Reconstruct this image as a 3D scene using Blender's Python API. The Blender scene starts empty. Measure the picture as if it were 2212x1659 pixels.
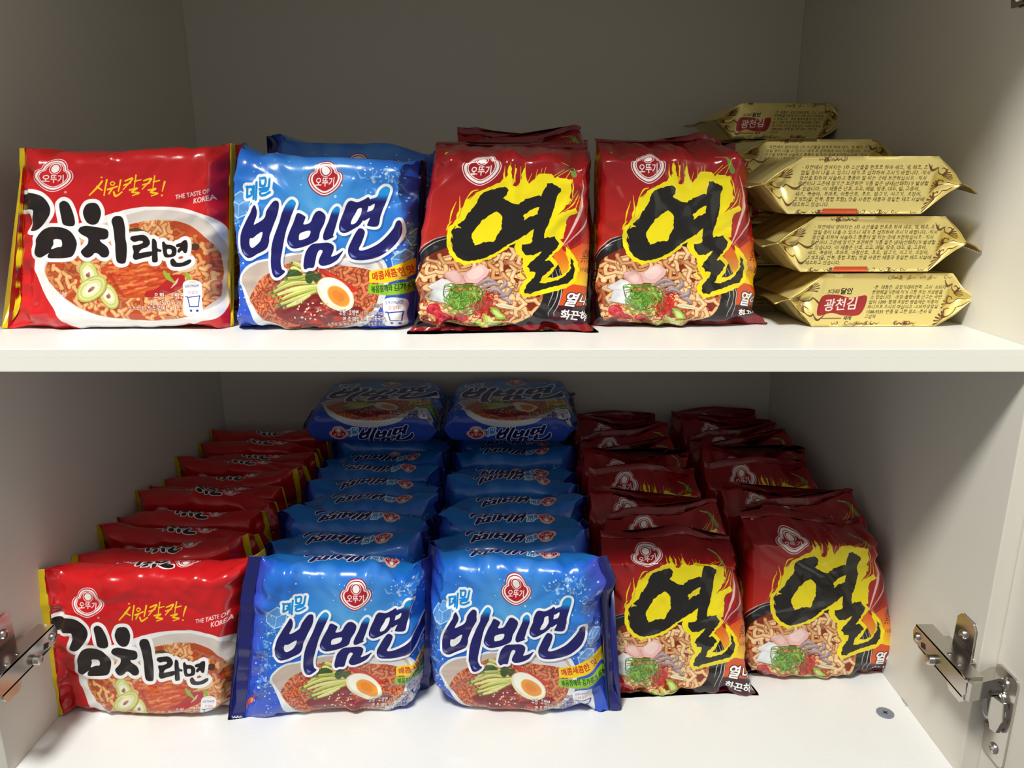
import bpy, bmesh, math
import numpy as np
from mathutils import Vector, Matrix

SC = bpy.context.scene
COL = SC.collection

# ---------------------------------------------------------------- camera, world, light, exposure
PITCH = math.radians(15.1); FPX = 1660.; ZC = .4808            # camera 48 cm above the foot of the cupboard
cam = bpy.data.cameras.new('camera'); cam.sensor_width = 36; cam.sensor_fit = 'HORIZONTAL'; cam.lens = FPX/2212*36; cam.clip_start = .01
cam_o = bpy.data.objects.new('camera', cam); COL.objects.link(cam_o)
cam_o.location = (0, 0, ZC); cam_o.rotation_euler = (math.pi/2-PITCH, 0, 0); SC.camera = cam_o

w = bpy.data.worlds.new('room_light'); SC.world = w; w.use_nodes = True
bg = w.node_tree.nodes['Background']; bg.inputs['Color'].default_value = (1.0, .98, .94, 1); bg.inputs['Strength'].default_value = .25

L = bpy.data.lights.new('ceiling_lamp', 'AREA'); L.shape = 'DISK'; L.size = .36; L.energy = 40.; L.color = (1.0, .99, .94)
lo = bpy.data.objects.new('ceiling_lamp', L); COL.objects.link(lo); lo.location = (-.42, -.25, ZC+1.32)
lo.rotation_euler = (Vector((0, .62, .30))-lo.location).to_track_quat('-Z', 'Y').to_euler()

SC.view_settings.view_transform = 'Standard'; SC.view_settings.look = 'None'; SC.view_settings.exposure = 0.; SC.view_settings.gamma = 1.
SC.view_settings.use_curve_mapping = False

def ray(px, py):
    x, u = (px-1106)/FPX, (829.5-py)/FPX
    return Vector((x, math.cos(PITCH)+u*math.sin(PITCH), -math.sin(PITCH)+u*math.cos(PITCH)))
def at_y(px, py, y):
    d = ray(px, py); return Vector((0, 0, ZC))+d*(y/d.y)
def at_z(px, py, z):
    d = ray(px, py); return Vector((0, 0, ZC))+d*((z-ZC)/d.z)
# ---------------------------------------------------------------- print raster
def homog(src, dst):
    A = []
    for (x, y), (u, v) in zip(src, dst):
        A.append([x, y, 1, 0, 0, 0, -u*x, -u*y, u]); A.append([0, 0, 0, x, y, 1, -v*x, -v*y, v])
    A = np.array(A, float)
    h = np.linalg.solve(A[:, :8], A[:, 8])
    return np.append(h, 1).reshape(3, 3)

def happly(Hm, p):
    p = np.asarray(p, float).reshape(-1, 2)
    q = np.c_[p, np.ones(len(p))] @ Hm.T
    return q[:, :2]/q[:, 2:]

def smooth(p, n=8):
    p = np.asarray(p, float); m = len(p); t = np.linspace(0, 1, n, endpoint=False)[:, None]
    out = []
    for i in range(m):
        a, b, c, d = p[i-1], p[i], p[(i+1) % m], p[(i+2) % m]
        out.append(.5*(2*b+(c-a)*t+(2*a-5*b+4*c-d)*t*t+(3*b-a-3*c+d)*t**3))
    return np.concatenate(out)

def open_smooth(p, n=8):
    p = np.asarray(p, float)
    if len(p) < 3:
        return p
    q = np.vstack([2*p[0]-p[1], p, 2*p[-1]-p[-2]]); t = np.linspace(0, 1, n, endpoint=False)[:, None]
    out = []
    for i in range(1, len(q)-2):
        a, b, c, d = q[i-1], q[i], q[i+1], q[i+2]
        out.append(.5*(2*b+(c-a)*t+(2*a-5*b+4*c-d)*t*t+(3*b-a-3*c+d)*t**3))
    return np.vstack(out+[p[-1:]])

def rough(p, amp, seg, rng):
    p = np.asarray(p, float); out = []
    for i in range(len(p)):
        a, b = p[i], p[(i+1) % len(p)]; n = max(1, int(np.hypot(*(b-a))/seg))
        t = np.linspace(0, 1, n, endpoint=False)[:, None]
        out.append(a+(b-a)*t+rng.normal(0, amp, (n, 2)))
    return np.concatenate(out)

def C(*c):
    return np.array(c, np.float32)/255.

GLYPHS = {}
def mesh_of_text(body):
    c = bpy.data.curves.new('t', 'FONT'); c.body = body; c.resolution_u = 3
    o = bpy.data.objects.new('t', c); bpy.context.scene.collection.objects.link(o)
    me = o.evaluated_get(bpy.context.evaluated_depsgraph_get()).to_mesh(); me.calc_loop_triangles()
    v = np.empty(len(me.vertices)*3, np.float32); me.vertices.foreach_get('co', v); v = v.reshape(-1, 3)[:, :2].astype(float)
    t = np.empty(len(me.loop_triangles)*3, np.int32); me.loop_triangles.foreach_get('vertices', t); t = t.reshape(-1, 3)
    bpy.data.objects.remove(o); bpy.data.curves.remove(c)
    return v, t
def glyph(ch):
    if ch not in GLYPHS:
        if '|' not in GLYPHS:
            v, t = mesh_of_text('|'); GLYPHS['|'] = (v, t, .3); GLYPHS['bar'] = v[:, 0].max()
        v, t = (mesh_of_text(ch) if ch != ' ' else (np.zeros((0, 2)), np.zeros((0, 3), int)))
        w, _ = mesh_of_text(ch+'|'); GLYPHS[ch] = (v, t, w[:, 0].max()-GLYPHS['bar'])
    return GLYPHS[ch]

# small print: syllables put together from pen strokes in a unit square
def _circ(cx, cy, rx, ry):
    t = np.linspace(0, 2*math.pi, 13); return [(cx+rx*math.cos(k), cy+ry*math.sin(k)) for k in t]
JA = {'ㄱ': [[(.1, .12), (.86, .12), (.78, .95)]], 'ㄴ': [[(.14, .08), (.14, .9), (.92, .88)]], 'ㄷ': [[(.9, .12), (.12, .12), (.12, .9), (.92, .9)]], 'ㄹ': [[(.1, .1), (.9, .1), (.9, .48), (.12, .48), (.12, .92), (.92, .92)]], 'ㅁ': [[(.12, .1), (.88, .1), (.88, .92), (.12, .92), (.12, .1)]], 'ㅂ': [[(.12, .05), (.12, .95), (.88, .95), (.88, .05)], [(.12, .5), (.88, .5)]], 'ㅅ': [[(.5, .08), (.44, .5), (.08, .95)], [(.48, .42), (.92, .95)]], 'ㅇ': [_circ(.5, .5, .4, .42)], 'ㅈ': [[(.1, .12), (.9, .12)], [(.52, .12), (.44, .5), (.08, .95)], [(.48, .5), (.92, .95)]], 'ㅊ': [[(.3, -.02), (.7, -.02)], [(.1, .22), (.9, .22)], [(.52, .22), (.44, .55), (.08, .95)], [(.48, .55), (.92, .95)]], 'ㅋ': [[(.1, .12), (.86, .12), (.78, .95)], [(.12, .5), (.82, .5)]], 'ㅌ': [[(.9, .1), (.12, .1), (.12, .92), (.92, .92)], [(.12, .5), (.86, .5)]], 'ㅍ': [[(.06, .1), (.94, .1)], [(.06, .92), (.94, .92)], [(.32, .1), (.32, .92)], [(.68, .1), (.68, .92)]], 'ㅎ': [[(.32, 0), (.68, 0)], [(.08, .22), (.92, .22)], _circ(.5, .66, .32, .3)]}
for d_, s_ in (('ㄲ', 'ㄱㄱ'), ('ㄸ', 'ㄷㄷ'), ('ㅃ', 'ㅂㅂ'), ('ㅆ', 'ㅅㅅ'), ('ㅉ', 'ㅈㅈ'), ('ㄳ', 'ㄱㅅ'), ('ㄵ', 'ㄴㅈ'), ('ㄶ', 'ㄴㅎ'), ('ㄺ', 'ㄹㄱ'), ('ㄻ', 'ㄹㅁ'), ('ㄼ', 'ㄹㅂ'), ('ㄽ', 'ㄹㅅ'), ('ㄾ', 'ㄹㅌ'), ('ㄿ', 'ㄹㅍ'), ('ㅀ', 'ㄹㅎ'), ('ㅄ', 'ㅂㅅ')):
    JA[d_] = [[(x*.5+.5*i, y) for x, y in p] for i, c in enumerate(s_) for p in JA[c]]
INI = 'ㄱㄲㄴㄷㄸㄹㅁㅂㅃㅅㅆㅇㅈㅉㅊㅋㅌㅍㅎ'
FIN = ' ㄱㄲㄳㄴㄵㄶㄷㄹㄺㄻㄼㄽㄾㄿㅀㅁㅂㅄㅅㅆㅇㅈㅊㅋㅌㅍㅎ'
# vowels: bars on the right (x, tick side, number of ticks) and the kind of stroke below (o up, u down, e none; doubled)
VOW = [('a', ''), ('ae', ''), ('ya', ''), ('yae', ''), ('eo', ''), ('e', ''), ('yeo', ''), ('ye', ''), ('', 'o'), ('a', 'o'), ('ae', 'o'), ('i', 'o'), ('', 'oo'), ('', 'u'), ('eo', 'u'), ('e', 'u'), ('i', 'u'), ('', 'uu'), ('', 'e'), ('i', 'e'), ('i', '')]
def syllable(ch):
    k = ord(ch)-0xAC00; ini, vo, fi = INI[k//588], VOW[k % 588//28], FIN[k % 28]
    out = []; right, below = vo; f = fi != ' '
    def put(j, x0, y0, x1, y1):
        for p in JA[j]:
            out.append([(x0+(x1-x0)*x, y0+(y1-y0)*y) for x, y in p])
    vb = .56 if f else .97
    two = right in ('ae', 'yae', 'e', 'ye'); xr = .60 if two else .70
    if right:
        if below:
            put(ini, .06, .06, .56, .30 if f else .42)
        else:
            put(ini, .04, .08, .50 if two else .56, .50 if f else .82)
        bars = {'a': [.72], 'ya': [.72], 'i': [.80], 'eo': [.80], 'yeo': [.80], 'ae': [.66, .90], 'yae': [.66, .90], 'e': [.72, .92], 'ye': [.72, .92]}[right]
        for b in bars:
            out.append([(b, 0), (b, vb)])
        m = vb*.5; t = {'a': [(.72, .94)], 'ya': [(.72, .94)], 'ae': [(.66, .90)], 'yae': [(.66, .90)], 'eo': [(.60, .80)], 'yeo': [(.58, .80)], 'e': [(.54, .72)], 'ye': [(.54, .72)], 'i': []}[right]
        for x0, x1 in t:
            for y in ([m-.1, m+.1] if right[0] == 'y' else [m]):
                out.append([(x0, y), (x1, y)])
    if below:
        if right:
            x0, x1, yb = .02, .62, (.46 if f else .66)
        else:
            put(ini, .2, .02 if f else .04, .8, .30 if f else .46)
            x0, x1, yb = .02, .98, (.46 if f else .74)
        h = .11 if f else .17; xm = (x0+x1)/2
        if below[0] == 'u' and not right:
            yb -= .03
        out.append([(x0, yb), (x1, yb)])
        if below in ('o', 'u', 'oo', 'uu'):
            sg = -1 if below[0] == 'o' else 1
            for x in ([xm] if len(below) == 1 else [xm-.15, xm+.15]):
                out.append([(x, yb), (x, yb+sg*h)])
    if f:
        put(fi, .16, .64, .88, .98)
    return out

class Art:
    def __init__(s, fw, fh, mu, mv, base):
        s.fw, s.fh, s.mu, s.mv = fw, fh, mu, mv
        s.W, s.H = int(fw*(1+2*mu)), int(fh*(1+2*mv))
        s.a = np.empty((s.H, s.W, 3), np.float32); s.a[:] = C(*base)
        s.M = np.eye(3)
    def from_quad(s, quad, origin=(0, 0), scale=1.):
        # quad: TL, TR, BR, BL of the face in picture pixels; the shapes come in pixels of an enlarged detail
        ox, oy = s.mu*s.fw, s.mv*s.fh
        Hm = homog(quad, [(ox, oy), (ox+s.fw, oy), (ox+s.fw, oy+s.fh), (ox, oy+s.fh)])
        s.M = Hm @ np.array([[1/scale, 0, origin[0]], [0, 1/scale, origin[1]], [0, 0, 1.]])
        return s
    def uvframe(s):
        s.M = np.array([[s.fw, 0, s.mu*s.fw], [0, s.fh, s.mv*s.fh], [0, 0, 1.]]); return s
    def T(s, p):
        return happly(s.M, p)
    def k(s, p):
        # local size of one unit in canvas pixels
        q = s.T([p, (p[0]+1, p[1]), (p[0], p[1]+1)])
        return .5*(np.hypot(*(q[1]-q[0]))+np.hypot(*(q[2]-q[0])))
    def cover(s, rings, rule='eo', ss=3):
        pts = np.concatenate(rings)
        x0, y0 = np.floor(pts.min(0)).astype(int)-1; x1, y1 = np.ceil(pts.max(0)).astype(int)+2
        x0, y0, x1, y1 = max(x0, 0), max(y0, 0), min(x1, s.W), min(y1, s.H)
        if x1 <= x0 or y1 <= y0:
            return None
        a = np.concatenate(rings); b = np.concatenate([np.roll(r, -1, 0) for r in rings])
        w, h = (x1-x0)*ss, (y1-y0)*ss
        a = (a-[x0, y0])*ss; b = (b-[x0, y0])*ss
        sg = np.where(b[:, 1] > a[:, 1], 1, -1); lo = np.where((sg > 0)[:, None], a, b); hi = np.where((sg > 0)[:, None], b, a)
        r0 = np.clip(np.ceil(lo[:, 1]-.5), 0, h).astype(int); r1 = np.clip(np.ceil(hi[:, 1]-.5), 0, h).astype(int)
        n = np.maximum(r1-r0, 0); tot = n.sum()
        if not tot:
            return None
        idx = np.repeat(np.arange(len(a)), n); row = np.arange(tot)-np.repeat(np.cumsum(n)-n, n)+r0[idx]
        x = lo[idx, 0]+(hi[idx, 0]-lo[idx, 0])*(row+.5-lo[idx, 1])/(hi[idx, 1]-lo[idx, 1])
        col = np.clip(np.ceil(x-.5), 0, w).astype(int)
        g = np.zeros((h, w+1), np.int32); np.add.at(g, (row, col), sg[idx] if rule == 'nz' else 1)
        g = np.cumsum(g, 1)[:, :w]
        m = (g != 0) if rule == 'nz' else (g & 1)
        m = m.reshape(y1-y0, ss, x1-x0, ss).mean((1, 3)).astype(np.float32)
        return m, (x0, y0, x1, y1)
    def put(s, m, box, col, alpha=1.):
        x0, y0, x1, y1 = box; d = s.a[y0:y1, x0:x1]
        if callable(col):
            yy, xx = np.mgrid[y0:y1, x0:x1]; col = col(xx, yy)
        d += (m*alpha)[..., None]*(col-d)
    def fill(s, rings, col, alpha=1., sm=True, rule='eo'):
        if np.ndim(rings[0][0]) == 0:
            rings = [rings]
        rr = [s.T(smooth(r) if sm else r) for r in rings]
        c = s.cover(rr, rule)
        if c:
            s.put(c[0], c[1], C(*col) if isinstance(col, tuple) else col, alpha)
        return rr
    def sd(s, p, r, closed=False, pad=3):
        # signed distance to a polyline p with radius r (both in canvas pixels)
        p = np.asarray(p, float)
        if closed:
            p = np.vstack([p, p[:1]])
        r = np.broadcast_to(np.asarray(r, float), (len(p),)) if np.ndim(r) == 0 else np.asarray(r, float); R = r.max()+pad
        x0, y0 = np.floor(p.min(0)-R).astype(int); x1, y1 = np.ceil(p.max(0)+R).astype(int)+1
        x0, y0, x1, y1 = max(x0, 0), max(y0, 0), min(x1, s.W), min(y1, s.H)
        if x1 <= x0 or y1 <= y0:
            return None
        d = np.full((y1-y0, x1-x0), 1e3, np.float32)
        for i in range(len(p)-1):
            a, b = p[i], p[i+1]; e = b-a; L = max(e @ e, 1e-9); rm = max(r[i], r[i+1])+pad
            cx0, cy0 = np.maximum(np.floor(np.minimum(a, b)-rm).astype(int), [x0, y0]); cx1, cy1 = np.minimum(np.ceil(np.maximum(a, b)+rm).astype(int)+1, [x1, y1])
            if cx1 <= cx0 or cy1 <= cy0:
                continue
            yy, xx = np.mgrid[cy0:cy1, cx0:cx1].astype(np.float32)+.5
            t = np.clip(((xx-a[0])*e[0]+(yy-a[1])*e[1])/L, 0, 1)
            q = np.sqrt((xx-a[0]-t*e[0])**2+(yy-a[1]-t*e[1])**2)-(r[i]+(r[i+1]-r[i])*t)
            v = d[cy0-y0:cy1-y0, cx0-x0:cx1-x0]; np.minimum(v, q, out=v)
        return d, (x0, y0, x1, y1)
    def stroke(s, p, w, col, alpha=1., sm=True, closed=False, soft=1.):
        # w: full width in the units of the current frame, a number or one per point
        p = np.asarray(p, float); k = s.k(p[0])
        if closed:
            q = smooth(p) if sm else p; ww = float(np.mean(w))
        else:
            q = open_smooth(p) if sm else p
            ww = np.interp(np.linspace(0, 1, len(q)), np.linspace(0, 1, np.size(w)), np.atleast_1d(w)) if np.size(w) > 1 else np.full(len(q), float(w))
        r = s.sd(s.T(q), ww*k/2, closed, 3+soft)
        if r:
            s.put(np.clip(.5-r[0]/soft, 0, 1), r[1], C(*col) if isinstance(col, tuple) else col, alpha)
    def outline(s, rings, w, col, alpha=1.):
        # grow already mapped rings by w canvas pixels
        for r in rings:
            q = s.sd(r, w, True)
            if q:
                s.put(np.clip(.5-q[0], 0, 1), q[1], C(*col), alpha)
        c = s.cover([rings[0]])
        if c:
            s.put(c[0], c[1], C(*col), alpha)
    def ell(s, c, a, b, ang, col, alpha=1.):
        t = np.linspace(0, 2*math.pi, 40, endpoint=False); ca, sa = math.cos(math.radians(ang)), math.sin(math.radians(ang))
        p = np.c_[c[0]+a*np.cos(t)*ca-b*np.sin(t)*sa, c[1]+a*np.cos(t)*sa+b*np.sin(t)*ca]
        return s.fill([p], col, alpha, sm=False)
    def text(s, body, at, size, col, ang=0., bold=0., align='LEFT', squeeze=1., shear=0., edge=None, ew=0, gap=1., alpha=1.):
        vs, ts, pen, nv = [], [], 0., 0
        for ch in body:
            v, t, adv = glyph(ch)
            if len(t):
                vs.append(v+[pen, 0]); ts.append(t+nv); nv += len(v)
            pen += adv*gap
        v = np.concatenate(vs); t = np.concatenate(ts); v[:, 0] += shear*v[:, 1]-(pen/2 if align == 'CENTER' else 0)
        ca, sa = math.cos(math.radians(ang)), math.sin(math.radians(ang))
        x, y = v[:, 0]*size*squeeze, -v[:, 1]*size
        q = s.T(np.c_[at[0]+x*ca-y*sa, at[1]+x*sa+y*ca])
        tri = q[t]
        e1, e2 = tri[:, 1]-tri[:, 0], tri[:, 2]-tri[:, 0]
        flip = (e1[:, 0]*e2[:, 1]-e1[:, 1]*e2[:, 0]) < 0; tri[flip] = tri[flip][:, ::-1]
        m = s.cover3(tri)
        if not m:
            return
        bw = bold*size*.6*s.k(at); tasks = [(edge, ew+int(round(bw)))] if edge else []
        if bw > .4:
            tasks.append((col, bw))
        for cc, rad in tasks:
            mm, (x0, y0, x1, y1) = m; w = int(math.ceil(rad)); X0, Y0, X1, Y1 = max(x0-w, 0), max(y0-w, 0), min(x1+w, s.W), min(y1+w, s.H)
            big = np.zeros((Y1-Y0, X1-X0), np.float32); big[y0-Y0:y1-Y0, x0-X0:x1-X0] = mm; acc = big.copy()
            for dx in range(-w, w+1):
                for dy in range(-w, w+1):
                    f = min(1., rad+1-math.hypot(dx, dy))
                    if f > 0:
                        acc = np.maximum(acc, f*np.roll(np.roll(big, dx, 1), dy, 0))
            s.put(acc, (X0, Y0, X1, Y1), C(*cc), alpha)
        s.put(m[0], m[1], C(*col), alpha)
    def small(s, body, at, size, col, ang=0., wt=.085, squeeze=1., edge=None):
        # fine print; same placing as text()
        ca, sa = math.cos(math.radians(ang)), math.sin(math.radians(ang))
        f = lambda p, pen: np.array([(at[0]+(pen+x*.84)*size*squeeze*ca-(y*.86-.80)*size*sa, at[1]+(pen+x*.84)*size*squeeze*sa+(y*.86-.80)*size*ca) for x, y in p])
        for w, c in ([(wt*size+3.2/s.k(at), edge)] if edge else [])+[(wt*size, col)]:
            pen = 0.; rest = ''
            for ch in body:
                if '가' <= ch <= '힣':
                    for p in syllable(ch):
                        s.stroke(f(p, pen), w, c, sm=False)
                    pen += .92
                elif ch == ' ':
                    pen += .27
                elif ch == '·':
                    s.stroke(f([(.14, .55), (.18, .55)], pen), w*1.4, c, sm=False); pen += .3
                else:
                    o = (at[0]+pen*size*squeeze*ca, at[1]+pen*size*squeeze*sa)
                    s.text(ch, o, size*.95, c, ang, .06 if c is edge else .022, squeeze=squeeze); pen += glyph(ch)[2]*.95
    def cover3(s, tri):
        a = tri.reshape(-1, 2); b = tri[:, [1, 2, 0]].reshape(-1, 2)
        pts = a; ss = 3
        x0, y0 = np.floor(pts.min(0)).astype(int)-1; x1, y1 = np.ceil(pts.max(0)).astype(int)+2
        x0, y0, x1, y1 = max(x0, 0), max(y0, 0), min(x1, s.W), min(y1, s.H)
        if x1 <= x0 or y1 <= y0:
            return None
        w, h = (x1-x0)*ss, (y1-y0)*ss
        a = (a-[x0, y0])*ss; b = (b-[x0, y0])*ss
        sg = np.where(b[:, 1] > a[:, 1], 1, -1); lo = np.where((sg > 0)[:, None], a, b); hi = np.where((sg > 0)[:, None], b, a)
        r0 = np.clip(np.ceil(lo[:, 1]-.5), 0, h).astype(int); r1 = np.clip(np.ceil(hi[:, 1]-.5), 0, h).astype(int)
        n = np.maximum(r1-r0, 0); tot = n.sum()
        if not tot:
            return None
        idx = np.repeat(np.arange(len(a)), n); row = np.arange(tot)-np.repeat(np.cumsum(n)-n, n)+r0[idx]
        x = lo[idx, 0]+(hi[idx, 0]-lo[idx, 0])*(row+.5-lo[idx, 1])/(hi[idx, 1]-lo[idx, 1])
        col = np.clip(np.ceil(x-.5), 0, w).astype(int)
        g = np.zeros((h, w+1), np.int32); np.add.at(g, (row, col), sg[idx])
        m = (np.cumsum(g, 1)[:, :w] != 0).reshape(y1-y0, ss, x1-x0, ss).mean((1, 3)).astype(np.float32)
        return m, (x0, y0, x1, y1)
    def noodles(s, region, n, w, pal, seed, curl=1., length=1.):
        # wavy printed noodles, clipped to a region (canvas mask)
        rng = np.random.default_rng(seed); c = s.cover([s.T(smooth(region))])
        if not c:
            return
        m, (x0, y0, x1, y1) = c; keep = s.a.copy()
        k = s.k(region[0]); w = w*k; ys, xs = np.nonzero(m > .5)
        for i in range(n):
            j = rng.integers(len(ys)); cx, cy = xs[j]+x0, ys[j]+y0
            th = rng.uniform(0, 2*math.pi); L = rng.uniform(5, 11)*w*length; t = np.linspace(-.5, .5, 46)
            ph = rng.uniform(0, 6.3); fr = L/(w*rng.uniform(3.2, 4.8))*curl; am = rng.uniform(.6, 1.25)*w; bend = rng.uniform(-1.6, 1.6)
            dx = np.cos(bend*t*2); dy = np.sin(bend*t*2); ax = np.cumsum(dx)*L/46; ay = np.cumsum(dy)*L/46; wv = am*np.sin(fr*2*math.pi*t+ph)
            ax, ay = ax-dy*wv+.5*am*np.sin(2*(fr*2*math.pi*t+ph))*dx, ay+dx*wv
            ax -= ax.mean(); ay -= ay.mean()
            p = np.c_[cx+ax*math.cos(th)-ay*math.sin(th), cy+ax*math.sin(th)+ay*math.cos(th)]
            r = s.sd(p, w*.5, pad=5)
            if not r:
                continue
            d, box = r; base = pal[1+rng.integers(len(pal)-2)]; base = tuple(np.array(base)*np.array([.86, .62, .5])) if i < n*.4 else base
            s.put(np.clip(.5-(d-2.2)/2.5, 0, 1), box, C(*pal[0]), .75)
            s.put(np.clip(.5-d, 0, 1), box, C(*base))
            s.put(np.clip(-(d+w*.05)/(w*.5), 0, 1), box, C(*pal[-1]), .25 if i < n*.5 else .55)
            r2 = s.sd(p[8:-8]+[-w*.06, -w*.12], w*.09, pad=4) if i % 2 and i > n*.5 else None
            if r2:
                s.put(np.clip(.5-r2[0]/3, 0, 1), r2[1], C(*pal[-1]), .75)
        d = s.a[y0:y1, x0:x1].copy(); s.a[:] = keep; keep = keep[y0:y1, x0:x1]; s.a[y0:y1, x0:x1] = keep+m[..., None]*(d-keep)
    def image(s, name):
        im = bpy.data.images.new(name, s.W, s.H)
        px = np.ones((s.H, s.W, 4), np.float32); px[..., :3] = np.clip(s.a[::-1], 0, 1)
        im.pixels.foreach_set(px.ravel()); im.update(); im.pack()
        return im

def grad(art, stops):
    # colour by face coordinate v through stops [(v, colour)...]
    vs = [a for a, b in stops]; cs = np.array([b for a, b in stops], np.float32)/255
    def f(xx, yy):
        v = (yy-art.mv*art.fh)/art.fh
        return np.stack([np.interp(v, vs, cs[:, i]) for i in range(3)], -1).astype(np.float32)
    return f

LOGO = [(805, 268), (852, 280), (882, 315), (890, 346), (916, 362), (928, 400), (908, 446), (862, 486), (805, 507), (748, 486), (702, 446), (682, 400), (694, 362), (720, 346), (728, 315), (758, 280)]
def logo(art, c, size, layers, inner, ink, ang=0., txt=True):
    # trefoil emblem: nested outlines, a plain head disc and the name below it
    p = (np.array(LOGO, float)-[805, 392])/120.; ca, sa = math.cos(math.radians(ang)), math.sin(math.radians(ang)); R = np.array([[ca, sa], [-sa, ca]])
    for sc, col in layers:
        art.fill([np.array(c)+(p*sc*size) @ R], col)
    q = lambda x, y: tuple(np.array(c)+(np.array([x, y])*size) @ R)
    art.ell(q(0, -.46), .40*size, .40*size, 0, ink)
    art.ell(q(0, -.46), .35*size, .35*size, 0, inner)
    art.ell(q(0, -.46), .27*size, .29*size, 0, ink)
    if txt:
        art.text('오뚜기', q(0, .46), .60*size, ink, ang, .035, 'CENTER', .80)

# --- kimchi noodle packet (face details read off the two front packets)
QA = [(31, 322), (462, 318), (466, 712), (24, 714)]
QE = [(104, 1240), (508, 1232), (485, 1608), (140, 1588)]
KIM = [
 [[(-60, 230), (0, 185), (60, 165), (200, 158), (300, 180), (390, 240), (450, 330), (455, 420), (400, 510), (330, 590), (270, 607), (235, 590), (232, 560), (262, 460), (270, 390), (255, 355), (160, 352), (60, 352), (-30, 340)]],
 [[(590, 252), (640, 285), (690, 380), (725, 490), (722, 540), (690, 553), (630, 545), (595, 520), (570, 440), (545, 350), (535, 290), (555, 260)]],
 [[(500, 560), (600, 570), (690, 620), (750, 710), (758, 800), (735, 890), (680, 915), (560, 918), (480, 912), (467, 880), (478, 855), (455, 870), (400, 905), (350, 890), (328, 830), (330, 700), (370, 610), (430, 570)], [(515, 705), (590, 705), (608, 735), (606, 785), (560, 792), (497, 812), (508, 760)]],
 [[(900, 275), (960, 290), (1005, 370), (1005, 450), (975, 520), (920, 537), (860, 510), (820, 440), (808, 370), (840, 295)]],
 [[(860, 550), (960, 565), (1070, 590), (1100, 630), (1095, 690), (1060, 712), (1012, 715), (1025, 748), (1090, 800), (1118, 860), (1110, 905), (1080, 922), (1040, 915), (1000, 880), (960, 868), (930, 900), (890, 920), (850, 905), (815, 860), (820, 830), (870, 770), (885, 715), (870, 685), (810, 650), (772, 610), (785, 570), (820, 555)]],
 [[(1200, 435), (1250, 460), (1280, 560), (1295, 700), (1310, 850), (1308, 970), (1290, 1000), (1240, 995), (1205, 960), (1185, 850), (1170, 700), (1150, 570), (1132, 500), (1150, 450)]],
 [[(1430, 680), (1500, 678), (1545, 710), (1562, 770), (1530, 820), (1470, 845), (1445, 885), (1500, 880), (1585, 870), (1590, 910), (1560, 930), (1480, 950), (1410, 965), (1380, 930), (1385, 870), (1370, 820), (1375, 795), (1430, 790), (1480, 770), (1480, 750), (1440, 745), (1390, 755), (1352, 725), (1365, 690)]],
 [[(1610, 720), (1635, 750), (1645, 830), (1690, 855), (1680, 880), (1650, 880), (1655, 980), (1630, 998), (1595, 985), (1588, 880), (1582, 790), (1590, 730)]],
 [[(1720, 755), (1745, 790), (1800, 800), (1850, 830), (1862, 880), (1845, 930), (1780, 948), (1730, 940), (1712, 900), (1700, 820), (1698, 770)], [(1755, 850), (1800, 855), (1800, 905), (1760, 905)]],
 [[(1975, 745), (1990, 770), (1985, 870), (1970, 900), (1945, 895), (1925, 870), (1890, 895), (1870, 880), (1880, 850), (1900, 830), (1860, 825), (1855, 800), (1880, 785), (1915, 775), (1940, 755)]],
 [[(1820, 960), (1845, 980), (1870, 1010), (1930, 1010), (2000, 980), (2030, 985), (2025, 1015), (1980, 1045), (1900, 1062), (1830, 1055), (1800, 1030), (1792, 985)]],
]
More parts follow.
